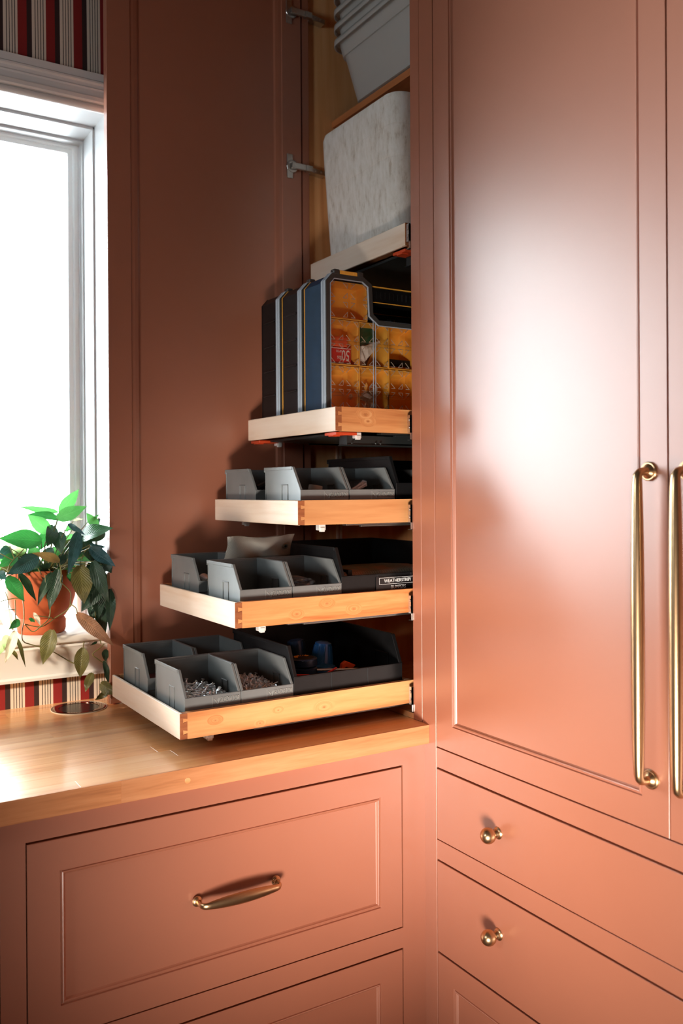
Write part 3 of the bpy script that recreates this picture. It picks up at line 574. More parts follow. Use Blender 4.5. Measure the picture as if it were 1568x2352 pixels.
# ================================================================== parts bins
def bin_proto(name, label, cat, Wd, D, H, lip, mat, letter, group, slopeY, lipz):
    T = thing(name, label, cat, (0, 0, 0), group)
    t = .0022; b = MB()
    prof = [(.012, 0), (D-.006, 0), (D, H), (slopeY, H), (.001, lip), (.001, lipz)]
    for x in (0.0005, Wd-.0005-t): b.prism('X', prof, x, x+t)
    b.box(.001, Wd-.001, .012, D-.004, 0, .0025)
    b.prism('X', [(D-.008, 0), (D-.006, 0), (D, H), (D-.0022, H)], .001, Wd-.001)
    b.prism('X', [(0, lip), (0, lipz), (.0025, lipz-.001), (.010, 0), (.0125, 0), (.0035, lipz), (.0035, lip)], 0, Wd)
    b.prism('X', [(-.0005, lip-.002), (.0045, lip-.002), (.0045, lip+.0004), (-.0005, lip+.0004)], 0, Wd)
    fl = .0055 if Wd < .2 else .008
    for x0, x1 in ((0, fl), (Wd-fl, Wd)):      # thick sloping flange
        b.prism('X', [(.0005, lip), (.0040, lip), (slopeY+.0042, H), (slopeY, H)], x0, x1)
    for x0 in (-.0008, Wd-.0022): b.box(x0, x0+.003, slopeY+.002, D+.004, H-.0065, H+.0006)
    b.box(0, Wd, D-.001, D+.007, H-.0022, H+.0006); b.box(0, Wd, D+.0055, D+.007, H-.010, H)
    # arched rib on both cheeks
    for x0 in (-.0009, Wd-.0009-.0022-t, t-.0004, Wd-t+.0004):
        ya, yb = slopeY+.020, slopeY+.020+(.026 if Wd < .2 else .05); zt = H*.66
        b.box(x0, x0+.0026, ya, ya+.0030, .002, zt); b.box(x0, x0+.0026, yb, yb+.0030, .002, zt); b.box(x0, x0+.0026, ya, yb+.003, zt-.0025, zt)
    b.box(-.0009, Wd+.0009, D-.003, D-.001, 0, H*.97)
    if Wd > .2:
        for q in (Wd/3, 2*Wd/3): b.box(q-.0012, q+.0012, -.0012, .002, lipz, lip)
    b.build('bin_shell', mat, T, bevel=.0007, segs=1)
    if letter:
        text_mesh('GLADIATOR', .0135, .0008, M['gletter'], 'raised_lettering', T, Vector((Wd-.0245, -.0006, (lip+lipz)/2+.001)), RX, .56)
        e = MB(); zc = (lip+lipz)/2
        x = Wd-.060
        e.box(x, x+.0006, -.0006, .001, lipz+.001, lip-.003)
        for (xa, za, xb, zb) in ((x+.003, zc+.005, x+.009, zc-.001), (x+.009, zc-.001, x+.0145, zc+.005), (x+.0145, zc+.005, x+.0125, zc-.006), (x+.0035, zc+.004, x+.0115, zc-.006), (x+.0125, zc+.002, x+.0115, zc-.006)):
            e.tube([(xa, -.0002, za), (xb, -.0002, zb)], .00055, 4)
        e.box(Wd-.0425, Wd-.006, -.0005, .001, zc-.0068, zc-.0062)
        e.build('raised_emblem', M['gletter'], T)
    return T
LIPH = .0585
GB = bin_proto('parts_bin', 'x', 'storage bin', .1155, .158, .1065, LIPH, M['grayplas'], True, 'grey plastic parts bins on the trays', .034, .0345)
BB = bin_proto('black_bin', 'x', 'storage bin', .268, .288, .131, .072, M['blackplas'], False, 'wide black storage bins on the trays', .028, .004)
kids(GB); kids(BB)
def TB(T): return T.location.z+.0128
first = {}
def put(proto, T, dx, y, label, dz=0):
    loc = (T.location.x+dx, y, TB(T)+dz)
    if proto.name not in first:
        first[proto.name] = 1; proto.location = loc; proto['label'] = label; return proto
    return copy_tree(proto, None, label, loc)
put(GB, t4, .017, .093, 'grey parts bin heaped with screws, nearest the front corner of the lowest tray')
put(GB, t4, .1335, .093, 'grey parts bin of shorter screws, touching the black bin of blue clamps')
put(GB, t4, .017, .300, 'grey parts bin at the back left of the lowest tray, red packet inside')
put(GB, t4, .1335, .300, 'grey parts bin at the back of the lowest tray, empty, beside the red packet bin')
put(GB, t3, .019, .093, 'empty grey parts bin at the front corner of the tray with the fabric pouch')
put(GB, t3, .136, .093, 'grey parts bin holding a coil of clear tubing')
put(GB, t3, .019, .302, 'grey parts bin of metal pipe clips behind the empty one')
put(GB, t3, .136, .302, 'grey parts bin under the grey fabric pouch')
put(GB, t2, .016, .093, 'grey parts bin holding a pale round cap, on the eye level tray')
put(GB, t2, .1335, .093, 'grey parts bin with a clear plastic packet, on the eye level tray')
put(GB, t2, .016, .300, 'grey parts bin of black fittings at the left back of the eye level tray')
put(BB, t4, .250, .093, 'wide black bin of blue handled clamps on the lowest tray')
bl = put(BB, t3, .2515, .093, 'wide black bin with a white lettered label tape')
put(BB, t2, .253, .093, 'wide black bin behind the grey bins on the eye level tray')
b = MB(); b.box(.085, .205, -.0020, -.0012, .030, .066); lb = b.build('label_tape', M['labelb'], bl); lb['label'] = 'black label tape with white lettering'
text_mesh('WEATHERSTRIP/', .0105, .0002, M['labelw'], 'printed_lettering', lb, Vector((.141, -.0024, .0565)), RX, .92)
text_mesh('BUMPERS', .0105, .0002, M['labelw'], 'printed_lettering', lb, Vector((.143, -.0024, .0425)), RX, .92)
b = MB(); b.ring('Y', [(.093, .0495), (.189, .0495), (.189, .0635), (.093, .0635)], [(.0936, .0501), (.1884, .0501), (.1884, .0629), (.0936, .0629)], -.0025, -.002); b.build('printed_border', M['labelw'], lb)

# ================================================================== things in the bins
def screw_mesh(L, r, head, mat, name):
    b = MB(); b.lathe([(r*.3, 0), (r, L*.12), (r, L*.93)], seg=6, caps=False); b.lathe([(r, L*.92), (head, L*.965), (head, L), (head*.5, L*1.02)], seg=8)
    me_o = b.build(name, mat, smooth='auto'); return me_o
zb = plain('bright_zinc', (.92, .93, .94, 1), .36, 1.0); zd = plain('brassy_zinc', (.60, .44, .22, 1), .3, 1.0)
sc1 = screw_mesh(.024, .0015, .0038, zb, 'screw'); sc2 = screw_mesh(.017, .0014, .0034, zb, 'screw')
def heap(proto, x0, x1, y0, y1, zf, n, label, group, crest, dark=None):
    used = False
    for i in range(n):
        u, v = random.uniform(.05, .95), random.uniform(.04, .96)
        x, y = x0+(x1-x0)*u, y0+(y1-y0)*v
        z = zf+crest*(1-((u-.5)*1.5)**2*.55)*(.82+.30*math.sin(v*2.6))+random.uniform(-.009, .004)
        th = random.uniform(0, 2*PI); tl = random.choice([PI/2+random.uniform(-.45, .45)]*4+[random.uniform(.2, 1.2)])
        o = proto if not used else proto.copy()
        if used: COL.objects.link(o)
        used = True
        Lh = .010
        o.rotation_euler = (0, tl, th)
        d = Vector((math.sin(tl)*math.cos(th), math.sin(tl)*math.sin(th), math.cos(tl)))
        p = Vector((min(max(x, x0+.012), x1-.012), min(max(y, y0+.012), y1-.006), z))-d*Lh
        o.location = p; tag(o, label, 'screw', group)
    return
zf4 = TB(t4)
heap(sc1, -.499, -.391, .100, .232, zf4+.008, 150, 'silver screw in the heap filling the front corner bin', 'long screws in the front corner bin', .044)
heap(sc2, -.382, -.275, .100, .232, zf4+.010, 150, 'short silver screw in the heap in the second bin', 'short screws in the second bin', .046)
def under(x0, x1, label):
    b = MB()
    for i in range(260):
        x, y = random.uniform(x0+.012, x1-.012), random.uniform(.108, .225)
        z = zf4+random.uniform(.006, .043); a = random.uniform(0, PI)
        b.tube([(x-.008*math.cos(a), y-.008*math.sin(a), z), (x+.008*math.cos(a), y+.008*math.sin(a), z+random.uniform(-.004, .004))], .0017, 5)
    b.box(x0+.006, x1-.006, .107, .238, zf4+.004, zf4+.034)
    o = b.build('loose_screws', zb); tag(o, label, 'screws', None, 'stuff')
under(-.499, -.391, 'mass of screws underneath in the front corner bin'); under(-.382, -.275, 'mass of short screws underneath in the second bin')
# red packet and a single screw in the back left bin
r = thing('red_packet', 'dark red packet lying in the back left grey bin', 'packet', (-.44, .335, zf4+.003))
MB().box(-.045, .035, -.022, .09, 0, .040).build('packet_box', plain('dark_red_card', (.10, .012, .012, 1), .5, noise=.1), r, bevel=.004)
ss = screw_mesh(.030, .0014, .0034, zb, 'long_screw'); ss.location = (-.432, .345, zf4+.0435); ss.rotation_euler = (.25, -.15, 0); tag(ss, 'single long screw standing upright in the back left bin', 'screw')
# clamps and tools in the black bin of the lowest tray
def tin(z, label, top):
    T = thing('tape_roll', label, 'tape roll', (-.198, .185, z))
    b = MB(); b.lathe([(.001, 0), (.028, 0), (.031, .002), (.031, .016), (.0285, .018), (.001, .018)], seg=32); b.build('roll_body', M['navy'], T, smooth='auto')
    b = MB(); b.lathe([(.001, .0181), (.024, .0181), (.022, .0188), (.001, .0188)], seg=32); b.build('roll_cap', M['blackplas'], T, smooth='auto')
    if top:
        b = MB()
        for i in range(9):
            a = .4+i*.32; rr = .019
            b.tube([(rr*math.cos(a), rr*math.sin(a), .019), (rr*.62*math.cos(a+.1), rr*.62*math.sin(a+.1), .019)], .0011, 4)
        b.build('cap_print', M['yellow'], T)
zt4 = zf4+.003
tin(zt4+.030, 'lower navy round tape roll in the black bin', False); tin(zt4+.030+.0195, 'upper navy tape roll with a yellow marked cap', True)
tin(zt4+.030+.039, 'topmost navy tape roll with yellow marks, highest of the three', True)
def cone(name, label, loc, rot, r0, r1, h, mat):
    T = thing(name, label, 'clamp', loc, None, rot)
    b = MB(); b.lathe([(r0*.9, 0), (r0, .006), (r0*.92, .012), ((r0+r1)/2, h*.5), (r1, h*.85), (r1*.96, h), (r1*.6, h+.003)], seg=20); b.build('clamp_handle', mat, T, smooth='auto')
    b = MB()
    for k in range(10):
        a = 2*PI*k/10; b.tube([(r0*.9*math.cos(a), r0*.9*math.sin(a), .012), (r1*math.cos(a), r1*math.sin(a), h*.9)], .0012, 5)
    b.build('grip_ribs', mat, T)
cone('bar_clamp', 'blue clamp handle standing beside the orange grips', (-.118, .245, zt4+.046), (.05, .08, 0), .028, .019, .056, M['blue'])
cone('bar_clamp', 'darker blue clamp handle behind the tape rolls', (-.150, .290, zt4+.048), (-.1, -.1, 0), .020, .020, .056, M['navy'])
b = MB(); b.lathe([(.001, 0), (.030, 0), (.030, .010), (.022, .026), (.001, .030)], seg=24); o = b.build('blue_clamp_pad', M['blue'], smooth='auto'); o.location = (-.125, .215, zt4+.030); tag(o, 'round blue clamp pad lying below the upright blue handle', 'clamp pad')
o = MB().tube([(0, 0, 0), (.175, -.060, -.006)], .0024, 8).build('steel_rod', zb, smooth='auto'); o.location = (-.178, .160, zt4+.062); tag(o, 'long thin steel rod resting across the top of the black bin', 'rod')
o = MB().tube([(0, 0, 0), (.150, -.030, -.006)], .0022, 8).build('steel_rod', zb, smooth='auto'); o.location = (-.178, .145, zt4+.040); tag(o, 'shorter steel rod low in the black bin, below the long one', 'rod')
r = thing('red_scraper', 'flat red triangular tool with a white rimmed hole', 'tool', (-.255, .112, zt4+.048))
MB().prism('Y', [(0, 0), (0, .022), (.03, .018), (.055, .013), (.062, .017), (.068, .014), (.098, .026), (.1, .023), (.062, .006), (.03, -.004)], 0, .004).build('red_blade', M['red'], r, bevel=.001, segs=1)
b = MB(); b.ring('Y', [(.011+.0065*math.cos(a*PI/8), .010+.0065*math.sin(a*PI/8)) for a in range(16)], [(.011+.0040*math.cos(a*PI/8), .010+.0040*math.sin(a*PI/8)) for a in range(16)], -.0012, .005); b.build('eyelet', M['labelw'], r)
for (lx, ly, lz, pts, lab) in ((-.112, .170, zt4+.045, [(0, 0), (.004, .020), (.014, .026), (.040, .014), (.030, .006), (.014, .012)], 'larger orange grip leaning beside the blue clamp handle'),
                          (-.070, .150, zt4+.042, [(0, 0), (.006, .006), (.013, .002), (.010, -.004)], 'small orange tip left of the black jaws'),
                          (-.040, .150, zt4+.040, [(0, 0), (.003, .010), (.022, .001), (.018, -.003)], 'small orange tip right of the black jaws')):
    o = MB().prism('Y', pts, 0, .010).build('orange_grip', M['orange'], bevel=.002); o.location = (lx, ly, lz); tag(o, lab, 'tool grip')
r = thing('black_pliers', 'black plier jaws between the two orange tips', 'pliers', (-.095, .160, zt4+.036))
MB().prism('Y', [(0, 0), (.010, .016), (.030, .010), (.060, .006), (.062, -.004), (.03, -.010)], 0, .010).build('jaw', M['blacksteel'], r, bevel=.002)
MB().lathe([(.004, 0), (.004, .012)], (.03, -.001, 0), 'Y', 12).build('pivot', M['zinc'], r)
b = MB()
for i in range(5): b.tube([(.012*math.cos(a*PI/8)*1+i*.004, .006+.008*math.sin(a*PI/8), .008*math.cos(a*PI/8)) for a in range(17)], .0012, 5)
o = b.build('steel_spring', zb, smooth='auto'); o.location = (-.160, .130, zt4+.042); tag(o, 'short coiled steel spring beside the red tool', 'spring')
# coil of clear tubing, pouch, clips
r = thing('tubing_coil', 'coil of clear plastic tubing heaped in a grey bin', 'tubing', (t3.location.x+.190, .165, TB(t3)+.036))
for k in range(5):
    b = MB(); rr = .036-.004*k
    b.tube([(rr*1.15*math.cos(a*PI/12), rr*.9*math.sin(a*PI/12), .006*k+.010*math.sin(a*PI/12+k)) for a in range(25)], .0042, 7); b.build('tubing_loop', M['bag'], r, smooth='auto')
b = MB()
for i in range(10):
    a = random.uniform(0, PI); b.tube([(-.03+.006*i, .02*math.sin(a), .005), (-.02+.006*i, .02*math.cos(a), .026)], .0012, 5)
r2 = b.build('wire_bits', zb, smooth='auto'); r2.location = (t3.location.x+.185, .165, TB(t3)+.02); tag(r2, 'few bits of bright wire beneath the clear tubing', 'wire')
for k, (x, y, rz, lab) in enumerate(((.045, .345, .5, 'curved metal pipe clip at the left of the rear bin'), (.075, .350, -.3, 'curved metal pipe clip in the middle of the rear bin'), (.098, .360, .9, 'curved metal pipe clip at the right of the rear bin'))):
    b = MB()
    pts = [(.016*math.cos(a), .016*math.sin(a)+.012) for a in [PI*i/10 for i in range(11)]]
    b.ring('Y', [(p[0]*1.1, p[1]*1.05) for p in pts]+[(0, .012)], [(p[0]*.92, p[1]*.96) for p in pts]+[(0, .0125)], -.012, .012)
    o = b.build('pipe_clip', M['zinc'], bevel=.0008, segs=1); o.location = (t3.location.x+x, y, TB(t3)+.040); o.rotation_euler = (.4, .5-.5*k, rz); tag(o, lab, 'clip', 'metal pipe clips in the rear bin')
def pouch():
    N = NT('grey_herringbone'); uv = N.n('ShaderNodeTexCoord').outputs['UV']; s = N.n('ShaderNodeSeparateXYZ', {0: uv})
    u, v = s.outputs[0], s.outputs[1]
    zig = N.math('ABSOLUTE', N.math('SUBTRACT', N.math('FRACT', N.math('MULTIPLY', u, 6.0)), .5))
    w = N.math('SINE', N.math('MULTIPLY', N.math('ADD', N.math('MULTIPLY', v, .9), N.math('MULTIPLY', zig, .75)), 170.0))
    n = N.n('ShaderNodeTexNoise', {'Vector': uv, 'Scale': 400.0}).outputs[0]
    c = N.ramp(N.math('ADD', N.math('MULTIPLY', w, .22), n), [(.3, (.13, .13, .11, 1)), (.5, (.42, .41, .36, 1)), (.75, (.75, .72, .64, 1))])
    N.col(c); N.p.inputs['Roughness'].default_value = .95; N.bump(N.math('MULTIPLY', w, 1.0), .4, .0006)
    T = thing('fabric_pouch', 'grey herringbone fabric pouch with a metal eyelet, lying across the grey bins', 'pouch', (t3.location.x+.152, .285, 1.2555), None, (.35, 0, .03))
    nu, nv = 28, 12; Wp, Hp = .166, .062; vs = []; fs = []; uvs = {}
    for sd in (-1, 1):
        for j in range(nv+1):
            for i in range(nu+1):
                u, v = i/nu, j/nv; e = max(0, (1-(2*u-1)**6))*max(0, (1-(2*v-1)**4))
                x = (u-.5)*Wp*(1-.05*math.sin(PI*v)); z = v*Hp*(.84+.015*math.cos(2*PI*u)*v)+.0025*math.sin(u*7+.7)*v
                y = sd*(.0175*e**.6*(1+.12*math.sin(9*u+3*v)))+.0010*sd*math.sin(26*u)*(1-e)+.002*math.sin(14*u+5*v)*e
                uvs[len(vs)] = (u+(.5 if sd > 0 else 0), v); vs.append((x, y, z))
    o2 = (nu+1)*(nv+1)
    for j in range(nv):
        for i in range(nu):
            a = j*(nu+1)+i; fs.append((a, a+1, a+nu+2, a+nu+1)); fs.append((a+o2, a+nu+1+o2, a+nu+2+o2, a+1+o2))
    me = bpy.data.meshes.new('pouch_body'); me.from_pydata(vs, [], fs); ul = me.uv_layers.new(name='UVMap')
    for l in me.loops: ul.data[l.index].uv = uvs[l.vertex_index]
    me.materials.append(N.m); me.polygons.foreach_set('use_smooth', [True]*len(me.polygons))
    o = bpy.data.objects.new('pouch_body', me); COL.objects.link(o); o.parent = T
    b = MB(); b.lathe([(.0030, .0), (.0030, .0024), (.0062, .0024), (.0066, 0)], (.053, -.0185, .035), '-Y', 22, caps=False); b.build('eyelet', plain('bronze_eyelet', (.30, .24, .18, 1), .3, 1), T, smooth='auto')
    b = MB(); b.lathe([(.0030, 0), (.001, .0001)], (.053, -.0188, .035), '-Y', 16); b.build('eyelet_hole', M['gap'], T)
pouch()
# black bin on the third tray: mesh sleeve
N = NT('green_grey_mesh'); co = N.obj(); s_ = N.n('ShaderNodeSeparateXYZ', {0: co})
w1 = N.math('SINE', N.math('MULTIPLY', N.math('ADD', s_.outputs[0], s_.outputs[1]), 1400.0)); w2_ = N.math('SINE', N.math('MULTIPLY', N.math('SUBTRACT', s_.outputs[0], s_.outputs[1]), 1400.0))
nn = N.n('ShaderNodeTexNoise', {'Vector': co, 'Scale': 18.0}).outputs[0]
N.col(N.mix(N.ramp(N.math('MAXIMUM', w1, w2_), [(.5, (0, 0, 0, 1)), (.9, (1, 1, 1, 1))]), N.ramp(nn, [(.45, (.03, .05, .035, 1)), (.6, (.30, .08, .03, 1))]), (.34, .36, .30, 1))); N.p.inputs['Roughness'].default_value = .6
r = thing('mesh_roll', 'flat roll of grey green mesh lying in the labelled black bin', 'mesh roll', (t3.location.x+.385, .24, TB(t3)+.003))
b = MB(); b.prism('X', [(-.118, 0), (.118, 0), (.120, .060), (.06, .072), (-.05, .078), (-.118, .072)], -.118, .118); b.build('rolled_mesh', N.m, r, bevel=.010)
b = MB(); b.box(-.10, -.09, -.119, .119, .066, .0785); b.build('tie_strap', M['blackplas'], r)
# eye level tray contents
zt2 = TB(t2)+.003
r = thing('round_cap', 'pale grey round cap standing on end in a grey bin', 'cap', (t2.location.x+.078, .150, zt2+.030), None, (0.05, .16, 0))
b = MB(); b.lathe([(.0155, 0), (.0165, .002), (.0158, .008), (.0148, .034), (.0138, .0355)], seg=28); b.build('cap_body', M['cap'], r, smooth='auto')
b = MB(); b.lathe([(.003, .0356), (.0026, .0362)], seg=12); b.build('cap_dimple', M['grayplas'], r)
b = MB(); b.lathe([(.001, 0), (.020, 0), (.024, .004), (.018, .010), (.001, .012)], seg=20); o = b.build('plastic_flange', M['cap'], smooth='auto'); o.location = (t2.location.x+.068, .135, zt2+.024); o.rotation_euler = (.2, -.2, 0); tag(o, 'pale plastic flange under the round cap', 'flange')
for k, (x, y, a, mt, lab) in enumerate(((.030, .120, .5, 'zinc', 'thin silver rod leaning left in the cap bin'), (.036, .128, .7, 'whitepap', 'pale stick leaning left in the cap bin'), (.042, .120, .9, 'zinc', 'short silver rod beside the pale stick'))):
    o = MB().box(0, .045, 0, .003, 0, .005).build('leaning_stick', M[mt]); o.location = (t2.location.x+x-.006, y, zt2+.050); o.rotation_euler = (0, a, 0); tag(o, lab, 'stick')
r = thing('clear_packet', 'crumpled clear plastic packet leaning in a grey bin', 'packet', (t2.location.x+.150, .120, zt2+.040), None, (0, -.42, .1))
b = MB(); b.prism('Y', [(0, 0), (.055, .000), (.058, .012), (.050, .018), (0, .012)], 0, .05); b.build('packet_film', M['bag'], r, bevel=.002)
b = MB(); b.tube([(.004, .004, .004), (.055, .004, .006)], .003, 8); b.tube([(.004, .014, .006), (.052, .014, .009)], .003, 8); b.build('metal_pins', zb, r, smooth='auto')
for k in range(5):
    b = MB(); b.tube([(0, 0, 0), (.015, .004, .010), (.035, .006, .004), (.05, 0, 0)], [.006, .007, .006, .004], 8)
    o = b.build('black_fitting', M['blackplas'], smooth='auto'); o.location = (t2.location.x+.035+.011*k, .33+.01*(k % 2), zt2+.044+.006*(k % 3)); o.rotation_euler = (0, .35*(k-2), .6*k)
    tag(o, 'black plastic fitting jumbled in the rear left bin', 'fitting', 'black fittings in the rear left bin')
b = MB(); b.box(0, .12, 0, .09, 0, .10); o = b.build('black_carton', plain('black_card', (.014, .014, .014, 1), .6, noise=.2, nscale=20), bevel=.003); o.location = (.045, .12, zt2); tag(o, 'black carton sitting in the black bin of the eye level tray', 'carton')

# ================================================================== organiser cases
def inset(pts, d):
    n = len(pts); out = []
    for i in range(n):
        p0, p1, p2 = Vector(pts[i-1]), Vector(pts[i]), Vector(pts[(i+1) % n])
        e1 = (p1-p0).normalized(); e2 = (p2-p1).normalized(); n1 = Vector((-e1.y, e1.x)); n2 = Vector((-e2.y, e2.x))
        m = (n1+n2); m = m/max(m.dot(n1), .3); out.append(tuple(p1+m*d))
    return out
CW, CH = .435, .328
OUT = [(.014, 0), (CW-.014, 0), (CW, .014), (CW, CH-.018), (CW-.016, CH), (CW-.096, CH), (CW-.118, CH-.014), (CW-.121, CH-.078), (CW-.138, CH-.091), (.138, CH-.091), (.121, CH-.078), (.118, CH-.014), (.096, CH), (.016, CH), (0, CH-.018), (0, .014)]
def case(y, label, shellmat, full):
    T = thing('organiser_case', label, 'organiser case', (-.1635, y, 1.5405), 'upright organiser cases on the tray')
    D = .100
    b = MB(); b.ring('Y', OUT, inset(OUT, .0105), .0, .009); b.ring('Y', OUT, inset(OUT, .004), .009, .0215); b.build('lid_frame', M['cframe'], T, bevel=.0012, segs=2)
    b = MB(); b.ring('Y', inset(OUT, -.0016), inset(OUT, .002), .0025, .0105); b.ring('Y', inset(OUT, -.0016), inset(OUT, .002), .0130, .0200); b.build('lid_edge', M['caseedge'], T, bevel=.0012, segs=1)
    o3 = inset(OUT, .003)
    b = MB(); b.ring('Y', inset(OUT, .002), inset(OUT, .005), .0215, D-.004); b.prism('Y', o3, D-.006, D-.003)
    for q in range(5): b.box(-.0012, .003, .028, D-.014, .03+q*.058, .034+q*.058) if shellmat != M['caseblue'] else None
    b.build('shell', shellmat, T, bevel=.001, segs=1)
    b = MB(); b.ring('Y', inset(OUT, .0012), inset(OUT, .004), D-.004, D-.0025); b.build('back_rim', M['yellow'] if y < .3 else M['blackplas'], T)
    b = MB(); b.box(.036, .080, .000, .013, CH-.001, CH+.008)
    for q in (.046, .070): b.box(q-.0012, q+.0012, -.0006, .0136, CH+.001, CH+.006)
    b.build('latch', M['yellow'], T, bevel=.001, segs=1)
    b = MB(); b.box(.020, .0355, -.0003, .016, CH-.004, CH+.010); b.box(.0805, .096, -.0003, .016, CH-.004, CH+.010); b.build('latch_mount', M['caseedge'] if False else M['cframe'], T, bevel=.003)
    # handle across the recess, ribbed
    b = MB(); b.box(.124, CW-.124, .020, .070, CH-.045, CH-.014)
    for k in range(16): b.box(.130+k*.0115, .1325+k*.0115, .0185, .0205, CH-.038, CH-.022)
    b.build('handle', M['blackplas'], T, bevel=.001, segs=1)
    b = MB(); b.box(.122, CW-.122, .018, .034, CH-.0135, CH-.0115); b.box(.122, CW-.122, .018, .022, CH-.0475, CH-.0465); b.build('handle_trim', M['yellow'], T)
    MB().prism('Y', inset(OUT, .011), .0035, .0050).build('clear_lid', M['clearlid'], T)
    if not full: return T
    # amber compartments: x columns, z rows
    cols = [(.0105+k*.0782, .0105+(k+1)*.0782) for k in range(5)]; cols.append((cols[-1][1], CW-.0105))
    rows = [(.0105, .0380), (.0380, .1335), (.1335, .2360)]
    cells = [(c[0], c[1], r_[0], r_[1]) for r_ in ((.0380, .1340), (.1340, .2335)) for c in cols if c[1]-c[0] > .02]
    cells += [(c[0], c[1], .0105, .0380) for c in cols if c[1]-c[0] > .02]
    cells += [(.0105, .1130, .2335, CH-.0125), (CW-.1130, CW-.0105, .2335, CH-.0125)]
    for (xa, xb, za, zb) in cells:
        g = .0006; b = MB(); dp = .060
        o_ = [(xa+g, za+g), (xb-g, za+g), (xb-g, zb-g), (xa+g, zb-g)]; i_ = [(xa+.0030, za+.0030), (xb-.0030, za+.0030), (xb-.0030, zb-.0030), (xa+.0030, zb-.0030)]
        j_ = [(xa+.006, za+.006), (xb-.006, za+.006), (xb-.006, zb-.006), (xa+.006, zb-.006)]
        P = lambda p, y_: (p[0], y_, p[1])
        b.nested([[P(p, dp+.002) for p in o_], [P(p, .0105) for p in o_], [P(p, .0105) for p in i_], [P(p, dp-.012) for p in j_], [P(p, dp) for p in inset(j_, .008)]])
        b.build('compartment', M['yellow'], T, bevel=.0014, segs=2)
    b = MB(); sub = []
    for (xa, xb, za, zb) in cells:
        nx = 2 if xb-xa < .09 else 2; nz = 2 if zb-za < .11 else 2
        if zb-za < .03: nz = 1
        if zb-za > .09 and xb-xa > .09: nx = nz = 1
        for i in range(nx):
            for j in range(nz):
                a0 = xa+(xb-xa)*i/nx+.0035; a1 = xa+(xb-xa)*(i+1)/nx-.0035; c0 = za+(zb-za)*j/nz+.004; c1 = za+(zb-za)*(j+1)/nz-.004
                sub.append((a0, a1, c0, c1))
    for (a0, a1, c0, c1) in sub:
        q = .0115 if (a1-a0) < .06 else .016; yy = .0062; rr = .00075
        for (px, sx) in ((a0, 1), (a1, -1)):
            for (pz, sz) in ((c0, 1), (c1, -1)):
                b.tube([(px+sx*q, yy, pz+sz*.0005), (px+sx*.0006, yy, pz+sz*q)], rr, 4)
                b.tube([(px+sx*q, yy, pz+sz*.0005), (px+sx*.0016, yy, pz+sz*.0005)], rr, 4)
                if sx < 0 or (a1-a0) > .06: b.tube([(px+sx*.0006, yy, pz+sz*q), (px+sx*.0006, yy, pz+sz*.001)], rr*.8, 4)
    b.build('lid_ridges', M['clearrib'], T, kind='stuff')
    b = MB()
    for z in (.182, .071): b.box(.011, CW-.011, .0008, .0036, z-.004, z+.004)
    for x in (.123, CW-.123): b.box(x-.0025, x+.0025, .0008, .0036, .011, .237)
    b.build('lid_bars', M['clearlid'], T, bevel=.0008, segs=1)
    b = MB()
    for x in (.1203, .1262): b.box(x-.0005, x+.0005, .0002, .0016, .011, .237)
    b.ring('Y', inset(OUT, .0105), inset(OUT, .0118), -.0004, .004)
    b.build('lid_seam', M['caseedge'], T)
    return T
c1 = case(.1365, 'organiser case facing out, amber compartments seen through its clear lid', M['caseblue'], True)
c2 = case(.2415, 'middle upright organiser case, only its black side showing', M['blackplas'], False)
c3 = case(.3465, 'organiser case furthest from the viewer, beside the open door', M['blackplas'], False)
# contents of the front case (world coordinates)
CX, CY, CZ = -.1635, .1365, 1.5405
r = thing('anchor_box', 'small red and orange box upside down, reading 50 lbs', 'box', (CX+.024, CY+.022, CZ+.1375))
MB().box(.0, .0515, 0, .030, 0, .0375).build('box_body', plain('red_card', (.60, .022, .018, 1), .4), r, bevel=.0012)
MB().box(.0005, .0455, .001, .029, .0378, .062).build('box_cap', plain('orange_card', (.80, .11, .03, 1), .35), r, bevel=.004)
b = MB(); b.box(.0002, .0513, -.0006, 0, .0345, .0357); b.box(.0002, .048, -.0006, 0, .0005, .003); b.build('box_stripe', M['labelw'], r)
RXI = Matrix.Rotation(PI, 3, 'Y') @ RX
text_mesh('50', .034, .0002, M['labelw'], 'printed_number', r, Vector((.0375, -.0006, .0215)), RXI, .62)
text_mesh('lbs', .013, .0002, M['labelw'], 'printed_lettering', r, Vector((.0215, -.0006, .0145)), RXI, .8)
text_mesh('UP TO', .0070, .0002, M['labelw'], 'printed_lettering', r, Vector((.0205, -.0006, .0290)), RXI, .7)
for k in range(6):
    b = MB(); b.ring('Z', [(.0055*math.cos(a*PI/8), .0055*math.sin(a*PI/8)) for a in range(16)], [(.003*math.cos(a*PI/8), .003*math.sin(a*PI/8)) for a in range(16)], 0, .0052)
    o = b.build('steel_nut', zb, bevel=.0008, segs=1); o.location = (CX+.0175, CY+.024, CZ+.138+k*.0059); tag(o, ('lowest', 'second lowest', 'third lowest', 'third highest', 'second highest', 'topmost')[k]+' steel nut in the column left of the red box', 'nut', 'column of steel nuts beside the red box')
def crumple(name, label, cat, pts, loc, mat, th=.006, amp=.004):
    bm_ = bmesh.new(); vs = [bm_.verts.new((p[0], 0, p[1])) for p in pts]; f = bm_.faces.new(vs)
    bmesh.ops.triangulate(bm_, faces=[f]); bmesh.ops.subdivide_edges(bm_, edges=bm_.edges[:], cuts=3, use_grid_fill=True)
    for v in bm_.verts: v.co.y += random.uniform(-amp, amp)
    me = bpy.data.meshes.new(name); bm_.to_mesh(me); bm_.free(); me.materials.append(mat)
    o = bpy.data.objects.new(name, me); COL.objects.link(o); o.location = loc
    sm = o.modifiers.new('s', 'SOLIDIFY'); sm.thickness = th
    return tag(o, label, cat)
